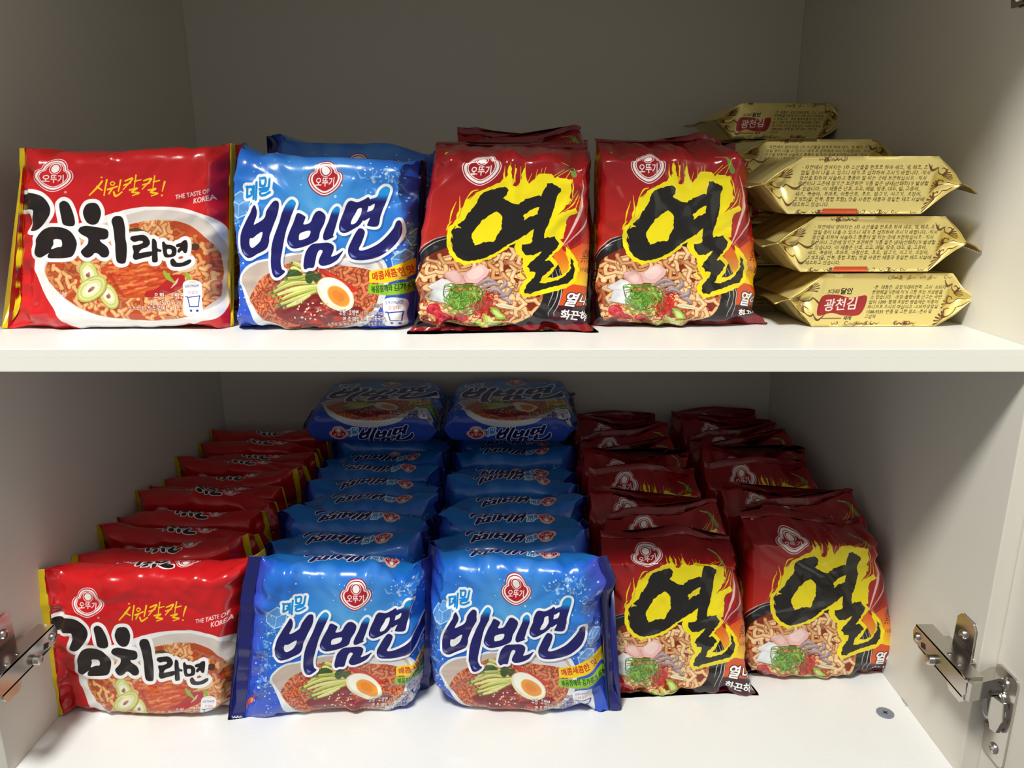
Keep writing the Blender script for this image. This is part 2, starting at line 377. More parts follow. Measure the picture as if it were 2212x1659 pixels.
BIB = [
 [[(310, 325), (340, 370), (335, 440), (303, 527), (420, 465), (460, 380), (530, 285), (580, 275), (600, 310), (590, 400), (540, 510), (505, 590), (480, 650), (470, 720), (430, 790), (300, 850), (200, 880), (140, 830), (122, 740), (140, 620), (200, 500), (260, 400)], [(395, 605), (375, 690), (330, 740), (270, 768), (238, 740), (245, 668), (290, 660)]],
 [[(740, 262), (790, 290), (785, 340), (730, 470), (680, 590), (640, 750), (610, 900), (625, 1000), (660, 1030), (640, 1060), (570, 1100), (520, 1075), (490, 980), (490, 830), (520, 690), (600, 500), (670, 330)]],
 [[(820, 405), (900, 440), (905, 465), (885, 525), (960, 510), (1000, 440), (1040, 395), (1090, 390), (1145, 440), (1135, 520), (1085, 610), (1060, 690), (1000, 730), (880, 770), (770, 785), (710, 750), (690, 690), (720, 600), (780, 480)], [(965, 597), (945, 665), (850, 695), (832, 675), (850, 620)]],
 [[(1275, 345), (1315, 370), (1300, 450), (1270, 560), (1240, 655), (1250, 670), (1150, 705), (1120, 680), (1130, 620), (1180, 510), (1220, 400)]],
 [[(930, 800), (990, 745), (1080, 735), (1190, 735), (1245, 770), (1240, 830), (1220, 885), (1290, 865), (1360, 825), (1335, 870), (1290, 930), (1200, 975), (1110, 985), (1070, 950), (1080, 900), (1115, 825), (1080, 810), (1050, 850), (1030, 930), (1010, 1000), (950, 1005), (905, 1020), (885, 985), (890, 920), (905, 850)]],
 [[(1440, 285), (1520, 300), (1600, 270), (1640, 250), (1665, 285), (1650, 330), (1630, 420), (1570, 530), (1480, 590), (1380, 630), (1325, 610), (1310, 560), (1330, 480), (1370, 380), (1400, 310)], [(1570, 365), (1560, 440), (1510, 520), (1455, 535), (1460, 490), (1500, 420), (1525, 372)]],
 [[(1810, 140), (1860, 145), (1880, 190), (1840, 330), (1800, 450), (1770, 560), (1655, 556), (1650, 530), (1672, 470), (1600, 500), (1610, 420), (1700, 385), (1718, 318), (1655, 345), (1640, 300), (1670, 270), (1740, 245), (1765, 180)]],
 [[(1560, 580), (1620, 620), (1590, 730), (1555, 800), (1570, 825), (1650, 815), (1780, 760), (1880, 680), (1960, 590), (1990, 520), (2030, 505), (2060, 560), (2055, 650), (2000, 760), (1880, 860), (1750, 915), (1600, 935), (1480, 920), (1430, 870), (1425, 800), (1460, 720), (1510, 630)]],
]
MEMIL = [[(225, 130), (222, 235)], [(215, 135), (285, 132), (275, 205), (225, 235)], [(268, 180), (300, 175)], [(303, 125), (298, 255)], [(335, 95), (325, 270)],
         [(372, 52), (378, 128)], [(370, 58), (435, 50), (428, 122), (378, 128)], [(490, 45), (475, 140)], [(368, 165), (462, 148), (452, 172), (382, 190), (384, 224), (432, 220), (490, 188)]]

def kim_name(art, ew, outline=True, ink=(32, 24, 24)):
    if outline:
        for g in KIM:
            art.outline([art.T(smooth(g[0]))], ew, (250, 250, 250))
    for g in KIM:
        art.fill(g, ink)
        if len(g) > 1:
            art.fill([g[1]], (250, 250, 250))
def bib_name(art, ew, flat=False):
    for g in BIB:
        art.outline([art.T(smooth(g[0]))+[ew*.5, ew*.6]], ew, (20, 40, 110), .35)
    mm = [np.array(p, float)*1.5+[-650, 260] for p in MEMIL] if flat else MEMIL; mw = 1.45 if flat else 1.
    for p in mm:
        art.stroke(p, 88*mw, (245, 248, 252))
    for g in BIB:
        art.outline([art.T(smooth(g[0]))], ew, (248, 250, 253))
    navy = (24, 24, 100)
    for i, g in enumerate(BIB):
        art.fill(g, navy)
        if not flat and i in (1, 3, 6):
            ytop = art.T([(1500, {1: 330, 3: 395, 6: 215}[i])])[0, 1]; yb = art.T([(1500, {1: 420, 3: 450, 6: 290}[i])])[0, 1]
            def f(xx, yy, a=ytop, b=yb):
                t = np.clip((yy-a)/(b-a), 0, 1)[..., None]; return (C(25, 150, 228)*(1-t)+C(*navy)*t).astype(np.float32)
            art.fill(g, f)
    if not flat:
        for p in ([(145, 790), (165, 830), (200, 848)], [(712, 700), (728, 735), (760, 755)], [(1335, 560), (1350, 590), (1385, 600)], [(1445, 850), (1475, 885), (1520, 900)], [(540, 1020), (560, 1050), (590, 1055)]):
            art.stroke(p, [8, 30, 8], (150, 170, 235), .75, soft=7)
    for p in mm:
        art.stroke(p, 26*mw, (15, 140, 220))

def mall_box(art, p0, p1, w):
    # white shop tag with a cart; the square code on it is left out
    (x0, y0), (x1, y1) = p0, p1; dx, dy = x1-x0, y1-y0
    q = lambda a, b: (x0+a*dx, y0+b*dy)
    art.stroke([q(.08, .04), q(.92, .04), q(.96, .5), q(.92, .96), q(.08, .96), q(.04, .5)], dx*.1, (245, 245, 248), closed=True)
    art.fill([[q(0.05, .02), q(.95, .02), q(.95, .98), q(.05, .98)]], (245, 245, 248), sm=False)
    art.text('오뚜기Mall엔', q(.07, .19), dx*.185, (45, 60, 150), -4, .03, squeeze=.8)
    art.text('다 있다!', q(.25, .37), dx*.2, (200, 30, 45), -4, .02, squeeze=.8)
    art.stroke([q(.1, .45), q(.22, .45), q(.34, .74), q(.80, .74), q(.9, .42), q(.24, .47)], dx*.05, (45, 60, 150), sm=False)
    art.ell(q(.4, .86), dx*.07, dx*.07, 0, (45, 60, 150)); art.ell(q(.74, .86), dx*.07, dx*.07, 0, (45, 60, 150))

def art_kimchi():
    a = Art(880, 800, .2, .32, (200, 22, 28)); a.uvframe()
    rng = np.random.default_rng(3)
    a.fill([[(-.2, .2), (1.2, .2), (1.2, 1.32), (-.2, 1.32)]], (206, 24, 30), sm=False)
    a.from_quad(QA, (0, 260), 3.318)
    # bowl
    a.fill([[(250, 1000), (330, 840), (560, 740), (720, 682), (850, 642), (1000, 615), (1150, 606), (1300, 615), (1420, 645), (1520, 690), (1590, 780), (1620, 1000), (1600, 1250), (1540, 1400), (1420, 1460), (1200, 1545), (900, 1580), (640, 1560), (480, 1470), (390, 1360), (320, 1240), (280, 1120)]], (242, 240, 238))
    a.fill([[(330, 1040), (420, 880), (640, 770), (900, 672), (1100, 630), (1300, 640), (1460, 690), (1550, 800), (1590, 1000), (1580, 1220), (1500, 1340), (1300, 1420), (1000, 1440), (700, 1395), (500, 1300), (380, 1170)]], (214, 203, 196))
    soup = [(335, 1060), (420, 920), (640, 800), (880, 745), (1080, 706), (1210, 700), (1330, 722), (1430, 780), (1515, 870), (1560, 1000), (1560, 1200), (1500, 1310), (1400, 1390), (1200, 1430), (950, 1432), (700, 1390), (500, 1290), (385, 1175)]
    a.fill([soup], (186, 72, 30))
    a.noodles(soup, 150, 28, [(150, 50, 20), (214, 142, 86), (224, 158, 98), (206, 122, 66), (246, 216, 162)], 5, 1.1, .9)
    # kimchi slab
    a.fill([[(740, 1040), (900, 1000), (1150, 1010), (1210, 1100), (1240, 1200), (1130, 1250), (900, 1262), (840, 1210), (790, 1120)]], (196, 78, 34))
    for i in range(130):
        x, y = rng.uniform(760, 1190), rng.uniform(1020, 1245); L = rng.uniform(20, 100)
        a.stroke([(x, y), (x+L*.5, y-L*.12+rng.normal(0, 6)), (x+L, y-L*.2)], rng.uniform(6, 18), [(230, 126, 58), (168, 46, 24), (240, 166, 96), (192, 40, 26), (216, 96, 44)][rng.integers(5)], .6, soft=5)
    a.fill([[(1140, 1190), (1240, 1100), (1310, 1092), (1338, 1110), (1320, 1180), (1200, 1240), (1060, 1260), (1060, 1215)]], (176, 32, 34))
    a.stroke([(1235, 1190), (1270, 1150), (1290, 1120)], [4, 20, 6], (250, 225, 220), .8)
    a.stroke([(800, 1080), (860, 1200), (905, 1255)], [10, 30, 10], (150, 50, 26), .6, soft=6)
    # leek rings
    for (cx, cy, ra, rb, an) in ((650, 1092, 66, 104, -16), (790, 1248, 62, 104, -22), (668, 1196, 128, 78, -38)):
        a.ell((cx+4, cy+8), ra*1.02, rb*1.02, an, (110, 70, 30), .5); a.ell((cx, cy), ra, rb, an, (182, 188, 92)); a.ell((cx, cy), ra*.88, rb*.88, an, (214, 216, 140)); a.ell((cx, cy), ra*.76, rb*.74, an, (196, 200, 112)); a.ell((cx, cy), ra*.66, rb*.62, an, (226, 224, 168)); a.ell((cx, cy), ra*.46, rb*.42, an, (238, 234, 214)); a.ell((cx-3, cy+5), ra*.24, rb*.15, an, (150, 92, 62)); a.ell((cx+6, cy-4), ra*.10, rb*.16, an, (176, 120, 84)); a.stroke([(cx-ra*.7, cy-rb*.2), (cx-ra*.3, cy-rb*.6), (cx+ra*.2, cy-rb*.7)], [3, 10, 3], (240, 240, 196), .8, soft=4)
    a.stroke([(1190, 1070), (1215, 1110), (1260, 1150)], [20, 36, 14], (150, 176, 50)); a.stroke([(1340, 1060), (1365, 1130), (1320, 1240)], [16, 34, 10], (150, 170, 60))
    a.stroke([(900, 780), (980, 770), (1060, 785)], [10, 26, 8], (70, 66, 34))
    a.fill([[(1290, 1060), (1340, 930), (1400, 960), (1420, 1040), (1350, 1070)]], (222, 190, 150)); a.ell((1400, 890), 34, 26, 0, (80, 50, 34))
    # slogan and small print
    a.from_quad(QE, (60, 1100), 3.318)
    Y = (250, 208, 30)
    for p in ([(718, 700), (694, 738), (645, 797)], [(688, 738), (722, 762)], [(748, 690), (738, 797)], [(760, 757), (818, 735)], [(788, 748), (768, 787)], [(838, 692), (828, 768)], [(798, 775), (812, 802), (852, 778)]):
        a.stroke(p, [13, 15, 10], Y)
    a.stroke([(785, 702), (800, 714), (786, 728), (772, 716)], 8, Y, closed=True); a.ell((711, 673), 7, 6, 0, Y)
    for dx in (0, 122):
        for p in ([(868+dx, 702), (918+dx, 686), (860+dx, 762)], [(862+dx, 732), (908+dx, 716)], [(940+dx, 664), (930+dx, 748)], [(932+dx, 706), (974+dx, 696)], [(900+dx, 766), (948+dx, 755), (916+dx, 780), (962+dx, 788), (920+dx, 805)]):
            a.stroke(p, [11, 13, 8], Y)
    a.stroke([(1130, 706), (1114, 772)], [15, 8], Y); a.ell((1112, 802), 7, 7, 0, Y)
    a.text('THE TASTE OF', (1205, 832), 44, (245, 240, 240), -11, .03, squeeze=.80, shear=.25)
    a.text('KOREA', (1318, 862), 52, (245, 240, 240), -11, .03, squeeze=.8, shear=.25)
    a.small('조리예', (455, 1432), 38, (245, 220, 215), 8, squeeze=.9)
    logo(a, (412, 664), 100, [(1.18, (250, 240, 240)), (1.12, (206, 24, 30)), (1.04, (250, 245, 245)), (.90, (206, 24, 30)), (.86, (250, 245, 245)), (.80, (206, 24, 30))], (206, 24, 30), (250, 246, 244))
    a.ell((492, 778), 9, 9, 0, (235, 150, 145))
    a.from_quad(QE, (110, 1310), 5.978); kim_name(a, 17)
    a.from_quad(QA, (0, 260), 3.318)
    wt = (250, 248, 246)
    a.small('유형 : 유탕면', (1110, 1268), 52, wt, 0, squeeze=.82, edge=(140, 50, 30))
    a.small('120 g(520 kcal)', (1065, 1315), 50, wt, 0, squeeze=.82, edge=(140, 50, 30))
    a.small('스프류 중', (928, 1358), 36, wt, 0, squeeze=.82, edge=(140, 50, 30))
    a.small('건조김치 8.3%', (1055, 1362), 52, wt, 0, squeeze=.82, edge=(140, 50, 30))
    mall_box(a, (1325, 1140), (1455, 1395), 1)
    # top panel: name and emblem the other way up; bottom panel: the name upright
    a.M = np.array([[-.155, 0, 725], [0, -.135, 238], [0, 0, 1]]); kim_name(a, 7)
    logo(a, (-330, 690), 330, [(1.18, (250, 240, 240)), (1.10, (206, 24, 30)), (1.0, (250, 245, 245)), (.84, (206, 24, 30))], (206, 24, 30), (250, 246, 244))
    a.M = np.array([[.20, 0, 470], [0, .135, 1076], [0, 0, 1]]); kim_name(a, 7)
    return a

QB = [(472, 308), (893, 308), (880, 713), (490, 713)]
QG = [(925, 1205), (1275, 1215), (1285, 1550), (915, 1535)]
def art_blue():
    a = Art(880, 820, .2, .32, (40, 84, 200)); a.uvframe()
    rng = np.random.default_rng(8)
    yy, xx = np.mgrid[0:a.H, 0:a.W]; u = (xx/a.fw-a.mu); v = yy/a.fh-a.mv
    g = np.exp(-((u-.52)/.38)**2-((v-.34)/.26)**2)[..., None]
    edge = np.clip(np.maximum(-u, u-1)/.1+.5, 0, 1)[..., None]
    base = C(28, 104, 208)*(1-edge)+C(52, 66, 196)*edge
    base = base*(1-.62*g)+C(96, 190, 240)*.62*g
    low = np.clip((v-.5)/.4, 0, 1)[..., None]; base = base*(1-low)+C(48, 84, 198)*low
    tp = np.clip(-v/.06, 0, 1)[..., None]; base = base*(1-tp)+C(24, 118, 205)*tp
    a.a[:] = base
    # light streaks behind the emblem
    a.uvframe()
    for x0, x1, al in ((.20, .05, .16), (.36, .30, .20), (.62, .72, .16), (.75, .95, .14)):
        a.stroke([(x0, 0), (.5, .38)], [.10, .02], (190, 228, 250), al*.8, soft=40)
    a.from_quad(QG, (880, 1130), 3.529)
    # splashes and ice
    def splash(pts, sp, n, seed):
        r = np.random.default_rng(seed)
        for i in range(n):
            j = r.integers(len(pts)-1); t = r.random(); c = np.array(pts[j])*(1-t)+np.array(pts[j+1])*t+r.normal(0, sp, 2)
            L = r.uniform(20, 75); th = r.uniform(0, 6.3)
            a.stroke([c, c+[L*.5*math.cos(th)+r.normal(0, 8), L*.5*math.sin(th)], c+[L*math.cos(th+.7), L*math.sin(th+.7)]], [3, r.uniform(6, 20), 3], [(150, 200, 240), (215, 236, 250), (90, 150, 225), (60, 110, 200)][r.integers(4)], .5, soft=4)
        for i in range(n):
            j = r.integers(len(pts)-1); t = r.random(); c = np.array(pts[j])*(1-t)+np.array(pts[j+1])*t+r.normal(0, sp*1.9, 2)
            a.ell(c, *([r.uniform(2.5, 7)]*2), 0, (225, 242, 252), .85)
    splash([(180, 640), (215, 760), (190, 900), (200, 1050), (170, 1180)], 34, 60, 1)
    splash([(1080, 560), (1170, 480), (1250, 440), (1330, 480), (1380, 600)], 30, 55, 2)
    splash([(1330, 880), (1400, 800), (1440, 900), (1330, 1010)], 30, 45, 4)
    for pts in ([(190, 600), (260, 560), (330, 600), (320, 690), (240, 720), (180, 670)], [(1300, 990), (1370, 930), (1430, 960), (1410, 1050), (1330, 1090)], [(1370, 850), (1430, 800), (1490, 830), (1470, 900), (1400, 910)]):
        a.fill([pts], (120, 176, 232), .6, sm=False); P = np.array(pts); a.stroke(P, 7, (214, 236, 250), .8, sm=False, closed=True)
        a.stroke([P[0], P.mean(0), P[2]], 5, (230, 244, 252), .7, sm=False); a.stroke([P[4], P.mean(0)], 5, (230, 244, 252), .6, sm=False)
    for i in range(24):
        a.ell((rng.uniform(150, 1450), rng.uniform(330, 640)), *([rng.uniform(2, 6)]*2), 0, (232, 244, 253), .9)
    for i in range(24):
        a.ell((rng.uniform(150, 260), rng.uniform(1080, 1440)), *([rng.uniform(2, 6)]*2), 0, (225, 240, 252), .8)
    # bowl and food
    a.from_quad(QG, (910, 1400), 5.672)
    a.fill([[(188, 240), (235, 140), (340, 68), (520, 30), (900, -40), (1400, -30), (1750, 30), (1860, 110), (1900, 260), (1880, 460), (1790, 640), (1650, 800), (1500, 900), (1200, 960), (900, 960), (640, 890), (480, 800), (370, 720), (310, 600), (250, 430)]], (226, 232, 234))
    a.fill([[(215, 240), (260, 155), (370, 88), (560, 45), (900, -10), (1400, 0), (1730, 60), (1830, 150), (1850, 300), (1800, 460), (1500, 700), (1000, 780), (560, 740), (400, 600), (300, 440)]], (196, 178, 166))
    a.fill([[(1300, 60), (1500, 40), (1700, 70), (1800, 160), (1800, 250), (1600, 200), (1400, 130)]], (222, 216, 214))
    soup = [(318, 400), (430, 245), (560, 170), (760, 80), (1000, 60), (1350, 118), (1550, 145), (1700, 190), (1765, 260), (1800, 420), (1750, 600), (1600, 720), (1400, 820), (1100, 845), (720, 800), (540, 725), (420, 620), (325, 490)]
    a.fill([soup], (150, 56, 32))
    a.noodles(soup, 420, 36, [(104, 30, 20), (196, 92, 54), (180, 76, 44), (208, 112, 66), (236, 160, 112)], 11, 1.1, 1.)
    a.fill([[(600, 590), (800, 480), (1080, 410), (1180, 560), (1320, 600), (1560, 560), (1600, 640), (1300, 740), (1000, 780), (780, 720)]], (122, 30, 34))
    for i in range(90):
        x, y = rng.uniform(660, 1520), rng.uniform(480, 740); L = rng.uniform(20, 110); th = rng.normal(0, .35)
        if y < 690-.28*x+150 and x < 1000: continue
        a.stroke([(x, y), (x+L*.5*math.cos(th), y+L*.5*math.sin(th)-8), (x+L*math.cos(th), y+L*math.sin(th))], rng.uniform(8, 26), [(150, 44, 46), (96, 22, 28), (176, 70, 70), (196, 60, 40), (215, 140, 140)][rng.integers(5)], .5, soft=6)
    a.stroke([(1000, 720), (1070, 700), (1150, 750)], [14, 60, 20], (190, 44, 28)); a.stroke([(1270, 740), (1330, 690), (1440, 700)], [14, 50, 16], (176, 40, 30))
    for p, w in (([(1130, 165), (1300, 260), (1540, 385)], 66), ([(1180, 200), (1350, 300), (1510, 400)], 40)):
        a.stroke(p, [w*.7, w, w*.6], (196, 44, 32)); a.stroke(np.array(p)+[0, -12], [4, 14, 4], (226, 96, 74), .7, soft=5)
    for i, p in enumerate(([(950, 130), (860, 90), (790, 70)], [(900, 160), (820, 130), (770, 150)], [(1000, 240), (760, 250), (600, 350)], [(1060, 290), (800, 290), (535, 395)], [(1085, 320), (820, 350), (580, 420)], [(1085, 350), (850, 390), (640, 470)], [(1070, 380), (880, 440), (620, 520)], [(1000, 420), (860, 490), (700, 545)], [(980, 200), (860, 220), (720, 240)])):
        a.stroke(np.array(p)+[0, 8], [30, 54, 26], (120, 130, 50), .8); a.stroke(p, [26, 46, 20], [(196, 202, 104), (214, 218, 128), (182, 190, 86)][i % 3]); a.stroke(np.array(p)+[0, -9], [4, 14, 4], (236, 238, 178), .8, soft=4)
        a.stroke([p[-1], np.array(p[-1])*.85+np.array(p[1])*.15], [8, 26], (92, 120, 44))
    for pts in ([(730, 210), (780, 150), (860, 150), (920, 200), (840, 215)], [(950, 210), (1000, 170), (1060, 190), (1040, 250), (1010, 300), (960, 280)], [(1040, 210), (1130, 195), (1110, 260), (1060, 290)]):
        a.fill([pts], (62, 84, 40)); a.stroke([pts[0], pts[2]], 6, (120, 140, 80), .6)
    a.ell((1306, 440), 246, 150, 36, (120, 60, 44), .5)
    a.ell((1300, 424), 246, 148, 36, (226, 226, 200)); a.ell((1306, 410), 222, 126, 36, (243, 243, 228)); a.ell((1336, 446), 152, 92, 38, (238, 178, 84)); a.ell((1338, 446), 138, 82, 38, (232, 150, 56)); a.ell((1330, 440), 84, 46, 38, (226, 124, 46), .7)
    for i in range(26):
        c = (rng.uniform(820, 1200), rng.uniform(470, 700)); an = rng.uniform(0, 180)
        a.ell(c, 15, 9, an, (110, 50, 40)); a.ell(c, 14, 8, an, (236, 216, 176))
    # banners, tag, small print
    a.from_quad(QB, (440, 260), 3.318)
    a.fill([[(1195, 1085), (1330, 1062), (1480, 1000), (1560, 960), (1560, 1075), (1475, 1120), (1340, 1165), (1200, 1166)]], (250, 210, 24), sm=False)
    a.fill([[(1195, 1175), (1340, 1180), (1470, 1150), (1560, 1110), (1560, 1205), (1465, 1240), (1340, 1258), (1190, 1240)]], (150, 200, 40), sm=False)
    a.text('매콤새콤한 맛', (1222, 1150), 66, (196, 30, 30), -12, .03, squeeze=.76)
    a.text('볶음참깨와 김가루가 듬뿍', (1216, 1236), 56, (24, 70, 26), -6, .03, squeeze=.60)
    mall_box(a, (1306, 1282), (1460, 1490), 1)
    wt = (252, 250, 250); dk = (90, 40, 30)
    a.small('조리예', (1222, 1346), 34, wt, 0, squeeze=.8, edge=dk)
    a.small('유형 : 유탕면 / 130 g(525 kcal)', (985, 1396), 44, wt, 0, squeeze=.62, edge=dk)
    a.small('면 중 메밀가루 2%(중국산),', (1012, 1444), 44, wt, 0, squeeze=.66, edge=dk)
    a.small('스프류 중 볶음참깨 2.0%, 김가루 0.2%', (895, 1490), 42, wt, 0, squeeze=.66, edge=dk)
    LB = [(1.16, (168, 24, 34)), (1.09, (250, 245, 245)), (1.0, (168, 24, 34)), (.94, (250, 246, 246)), (.82, (184, 24, 36))]
    a.from_quad(QG, (880, 1130), 3.529); logo(a, (822, 484), 100, LB, (168, 24, 34), (250, 246, 244)); a.ell((896, 596), 9, 9, 0, (180, 220, 245))
    a.from_quad(QG, (930, 1260), 6.144); bib_name(a, 13)
    # orange arrow mark beside the seal
    a.uvframe(); a.fill([[(-.12, .845), (-.035, .845), (-.02, .862), (-.035, .88), (-.12, .88)]], (226, 84, 34), sm=False); a.text('뜯는방향', (-.115, .872), .026, (250, 230, 220), 0, .01, squeeze=.85)
    # top and bottom panels
    a.M = np.array([[-.185, 0, 735], [0, -.165, 240], [0, 0, 1]]); bib_name(a, 5, True); logo(a, (-560, 500), 300, LB, (168, 24, 34), (250, 246, 244))
    a.M = np.array([[.20, 0, 500], [0, .165, 1104], [0, 0, 1]]); bib_name(a, 5, True); logo(a, (-580, 560), 300, LB, (168, 24, 34), (250, 246, 244))
    return a

QD = [(1298, 310), (1600, 318), (1655, 700), (1290, 706)]
YEOL = [(400, 360), (500, 320), (580, 300), (630, 295), (670, 330), (665, 380), (620, 410), (660, 430), (740, 470), (790, 475), (860, 430), (960, 395), (1010, 395), (1025, 330), (1045, 265), (1090, 255), (1120, 280), (1190, 310), (1200, 340), (1175, 370), (1160, 500), (1130, 680), (1105, 760), (1100, 850), (1210, 825), (1260, 880), (1275, 910), (1240, 980), (1215, 1020), (1195, 1030), (1165, 1090), (1150, 1115), (1195, 1100), (1250, 1150), (1250, 1180), (1190, 1270), (1160, 1300), (1140, 1385), (1200, 1390), (1330, 1345), (1400, 1280), (1440, 1210), (1425, 1110), (1400, 1050), (1450, 1110), (1480, 1210), (1485, 1330), (1440, 1390), (1300, 1430), (1150, 1480), (1060, 1525), (1000, 1520), (985, 1480), (1010, 1400), (1065, 1320), (1075, 1250), (1010, 1240), (980, 1180), (1000, 1140), (1060, 1070), (1105, 1000), (1020, 1040), (940, 1040), (895, 990), (890, 920), (985, 900), (985, 750), (900, 820), (810, 870), (650, 990), (550, 1060), (420, 1105), (310, 1115), (200, 1050), (150, 960), (130, 880), (135, 760), (165, 710), (210, 730), (190, 690), (260, 620), (280, 560), (340, 500), (380, 400)]
YHALO = [(85, 740), (150, 660), (170, 560), (235, 470), (250, 420), (330, 370), (400, 320), (480, 285), (560, 250), (590, 210), (600, 110), (620, 200), (640, 180), (640, 90), (665, 100), (680, 210), (700, 230), (705, 110), (720, 120), (715, 250), (710, 290), (740, 300), (770, 270), (785, 120), (810, 130), (830, 200), (855, 265), (900, 240), (930, 190), (990, 165), (1060, 165), (1110, 210), (1170, 205), (1260, 210), (1285, 210), (1290, 300), (1305, 400), (1330, 420), (1280, 490), (1215, 560), (1330, 520), (1380, 515), (1400, 560), (1320, 600), (1300, 640), (1310, 750), (1300, 840), (1270, 860), (1320, 920), (1300, 960), (1250, 1010), (1220, 1060), (1270, 1100), (1300, 1150), (1270, 1210), (1210, 1320), (1330, 1300), (1400, 1230), (1420, 1180), (1400, 1100), (1360, 1020), (1350, 930), (1400, 990), (1450, 1050), (1500, 1120), (1530, 1220), (1525, 1350), (1480, 1420), (1380, 1470), (1200, 1530), (1050, 1575), (985, 1570), (935, 1500), (945, 1420), (1000, 1330), (970, 1280), (930, 1200), (920, 1090), (870, 1050), (825, 990), (810, 930), (820, 900), (700, 990), (600, 1070), (500, 1110), (380, 1145), (300, 1165), (200, 1110), (120, 1020), (85, 900)]
def art_hot():
    a = Art(800, 960, .2, .32, (132, 12, 18)); rng = np.random.default_rng(21)
    a.uvframe()
    a.fill([[(-.2, -.32), (1.2, -.32), (1.2, 1.32), (-.2, 1.32)]], grad(a, [(-.3, (140, 14, 20)), (.1, (150, 16, 22)), (.35, (176, 30, 24)), (.55, (196, 46, 24)), (1.02, (140, 14, 20)), (1.3, (120, 10, 16))]), sm=False)
    a.from_quad(QD, (1250, 240), 3.318)
    # flame-coloured column on the side
    a.fill([[(1040, 860), (1200, 840), (1500, 860), (1500, 1210), (1340, 1190), (1240, 1160), (1100, 1160)]], grad(a, [(.46, (205, 60, 22)), (.56, (226, 100, 24)), (.74, (250, 205, 30))]), sm=False)
    a.fill([[(1060, 1165), (1240, 1160), (1350, 1185), (1560, 1230), (1560, 1350), (1150, 1350)]], (220, 84, 28), sm=False)
    a.fill([[(1050, 1340), (1560, 1345), (1560, 1500), (900, 1560)]], (58, 16, 32), sm=False)
    # black bowl
    a.fill([[(420, 760), (330, 780), (230, 820), (140, 890), (60, 980), (40, 1200), (40, 1480), (160, 1590), (420, 1610), (760, 1590), (1000, 1510), (1130, 1410), (1165, 1200), (1120, 1050), (1050, 950), (900, 850)]], (30, 26, 28))
    for p in ([(40, 960), (150, 868), (230, 815), (340, 784)], [(60, 985), (165, 890), (240, 836), (330, 806)], [(1085, 1040), (1125, 1150), (1130, 1300), (1085, 1440)], [(1110, 1040), (1152, 1180), (1155, 1320), (1125, 1440)], [(1060, 1050), (1098, 1200), (1085, 1350)]):
        a.stroke(p, [3, 7, 3], (212, 212, 216), .9)
    soup = [(420, 850), (320, 880), (220, 930), (150, 1000), (110, 1150), (120, 1350), (170, 1500), (260, 1565), (700, 1575), (900, 1490), (1000, 1400), (1035, 1300), (1020, 1150), (960, 1000), (860, 900), (600, 850)]
    a.fill([soup], (128, 40, 18))
    a.noodles(soup, 118, 27, [(96, 24, 10), (218, 164, 104), (230, 184, 124), (194, 122, 64), (252, 230, 190)], 31, 1.0, 1.05)
    # toppings
    a.from_quad(QD, (1270, 500), 5.53)
    def chunk(p, col, lit, dark):
        a.fill([np.array(p)+[6, 10]], (90, 40, 30), .5, sm=False); a.fill([p], col, sm=False); P = np.array(p, float); c = P.mean(0)
        a.fill([c+(P-c)*.62+[-14, -18]], lit, .6); a.stroke(P, 5, dark, .5, sm=False, closed=True)
    chunk([(640, 360), (840, 225), (955, 310), (930, 390), (830, 490), (700, 480)], (232, 186, 182), (246, 224, 216), (196, 130, 124))
    chunk([(430, 340), (560, 310), (640, 370), (690, 480), (620, 540), (440, 410)], (226, 172, 168), (240, 208, 196), (190, 120, 112))
    chunk([(245, 540), (410, 425), (500, 460), (570, 560), (430, 585), (300, 580)], (236, 234, 236), (248, 248, 250), (180, 150, 150))
    chunk([(320, 575), (440, 580), (560, 620), (500, 790), (360, 760), (250, 740)], (222, 228, 234), (240, 244, 248), (170, 170, 178))
    for p, w in (([(840, 510), (950, 440), (1060, 490)], 46), ([(880, 560), (1000, 500), (1090, 510)], 40), ([(930, 620), (1050, 570), (1150, 640)], 48), ([(1130, 440), (1160, 500), (1120, 560)], 40), ([(1110, 670), (1200, 640), (1240, 580)], 44), ([(1150, 700), (1230, 730), (1250, 770)], 36)):
        w = w*1.3; a.stroke(np.array(p)+[3, 8], [w*.6, w, w*.6], (90, 60, 56), .7); a.stroke(p, [w*.6, w, w*.6], (142, 124, 130)); a.stroke(np.array(p)+[-4, -9], [6, w*.5, 6], (190, 172, 178), .9, soft=6)
    for c, r in (((340, 880), 92), ((470, 1020), 100), ((665, 1010), 88), ((400, 950), 70)):
        a.ell(c, r, r*.92, 20, (196, 34, 50)); a.ell((c[0]-10, c[1]-14), r*.66, r*.55, 20, (214, 66, 78), .8); a.ell((c[0]+8, c[1]+4), r*.3, r*.34, 0, (168, 24, 40), .8); a.stroke([(c[0]-r*.6, c[1]-r*.4), (c[0]-r*.2, c[1]-r*.7)], [4, 16, 4], (250, 200, 200), .8, soft=5)
    a.ell((945, 800), 105, 125, 20, (140, 22, 18), .85)
    for i in range(620):
        x, y = rng.normal(0, 1, 2); cx, cy = 940+x*62-y*26, 800+y*82
        L = rng.uniform(14, 44); th = rng.uniform(0, 6.3)
        a.stroke([(cx, cy), (cx+L*math.cos(th), cy+L*math.sin(th))], rng.uniform(4, 8), [(170, 30, 24), (196, 46, 34), (130, 20, 20), (214, 74, 56)][rng.integers(4)], .9, sm=False)
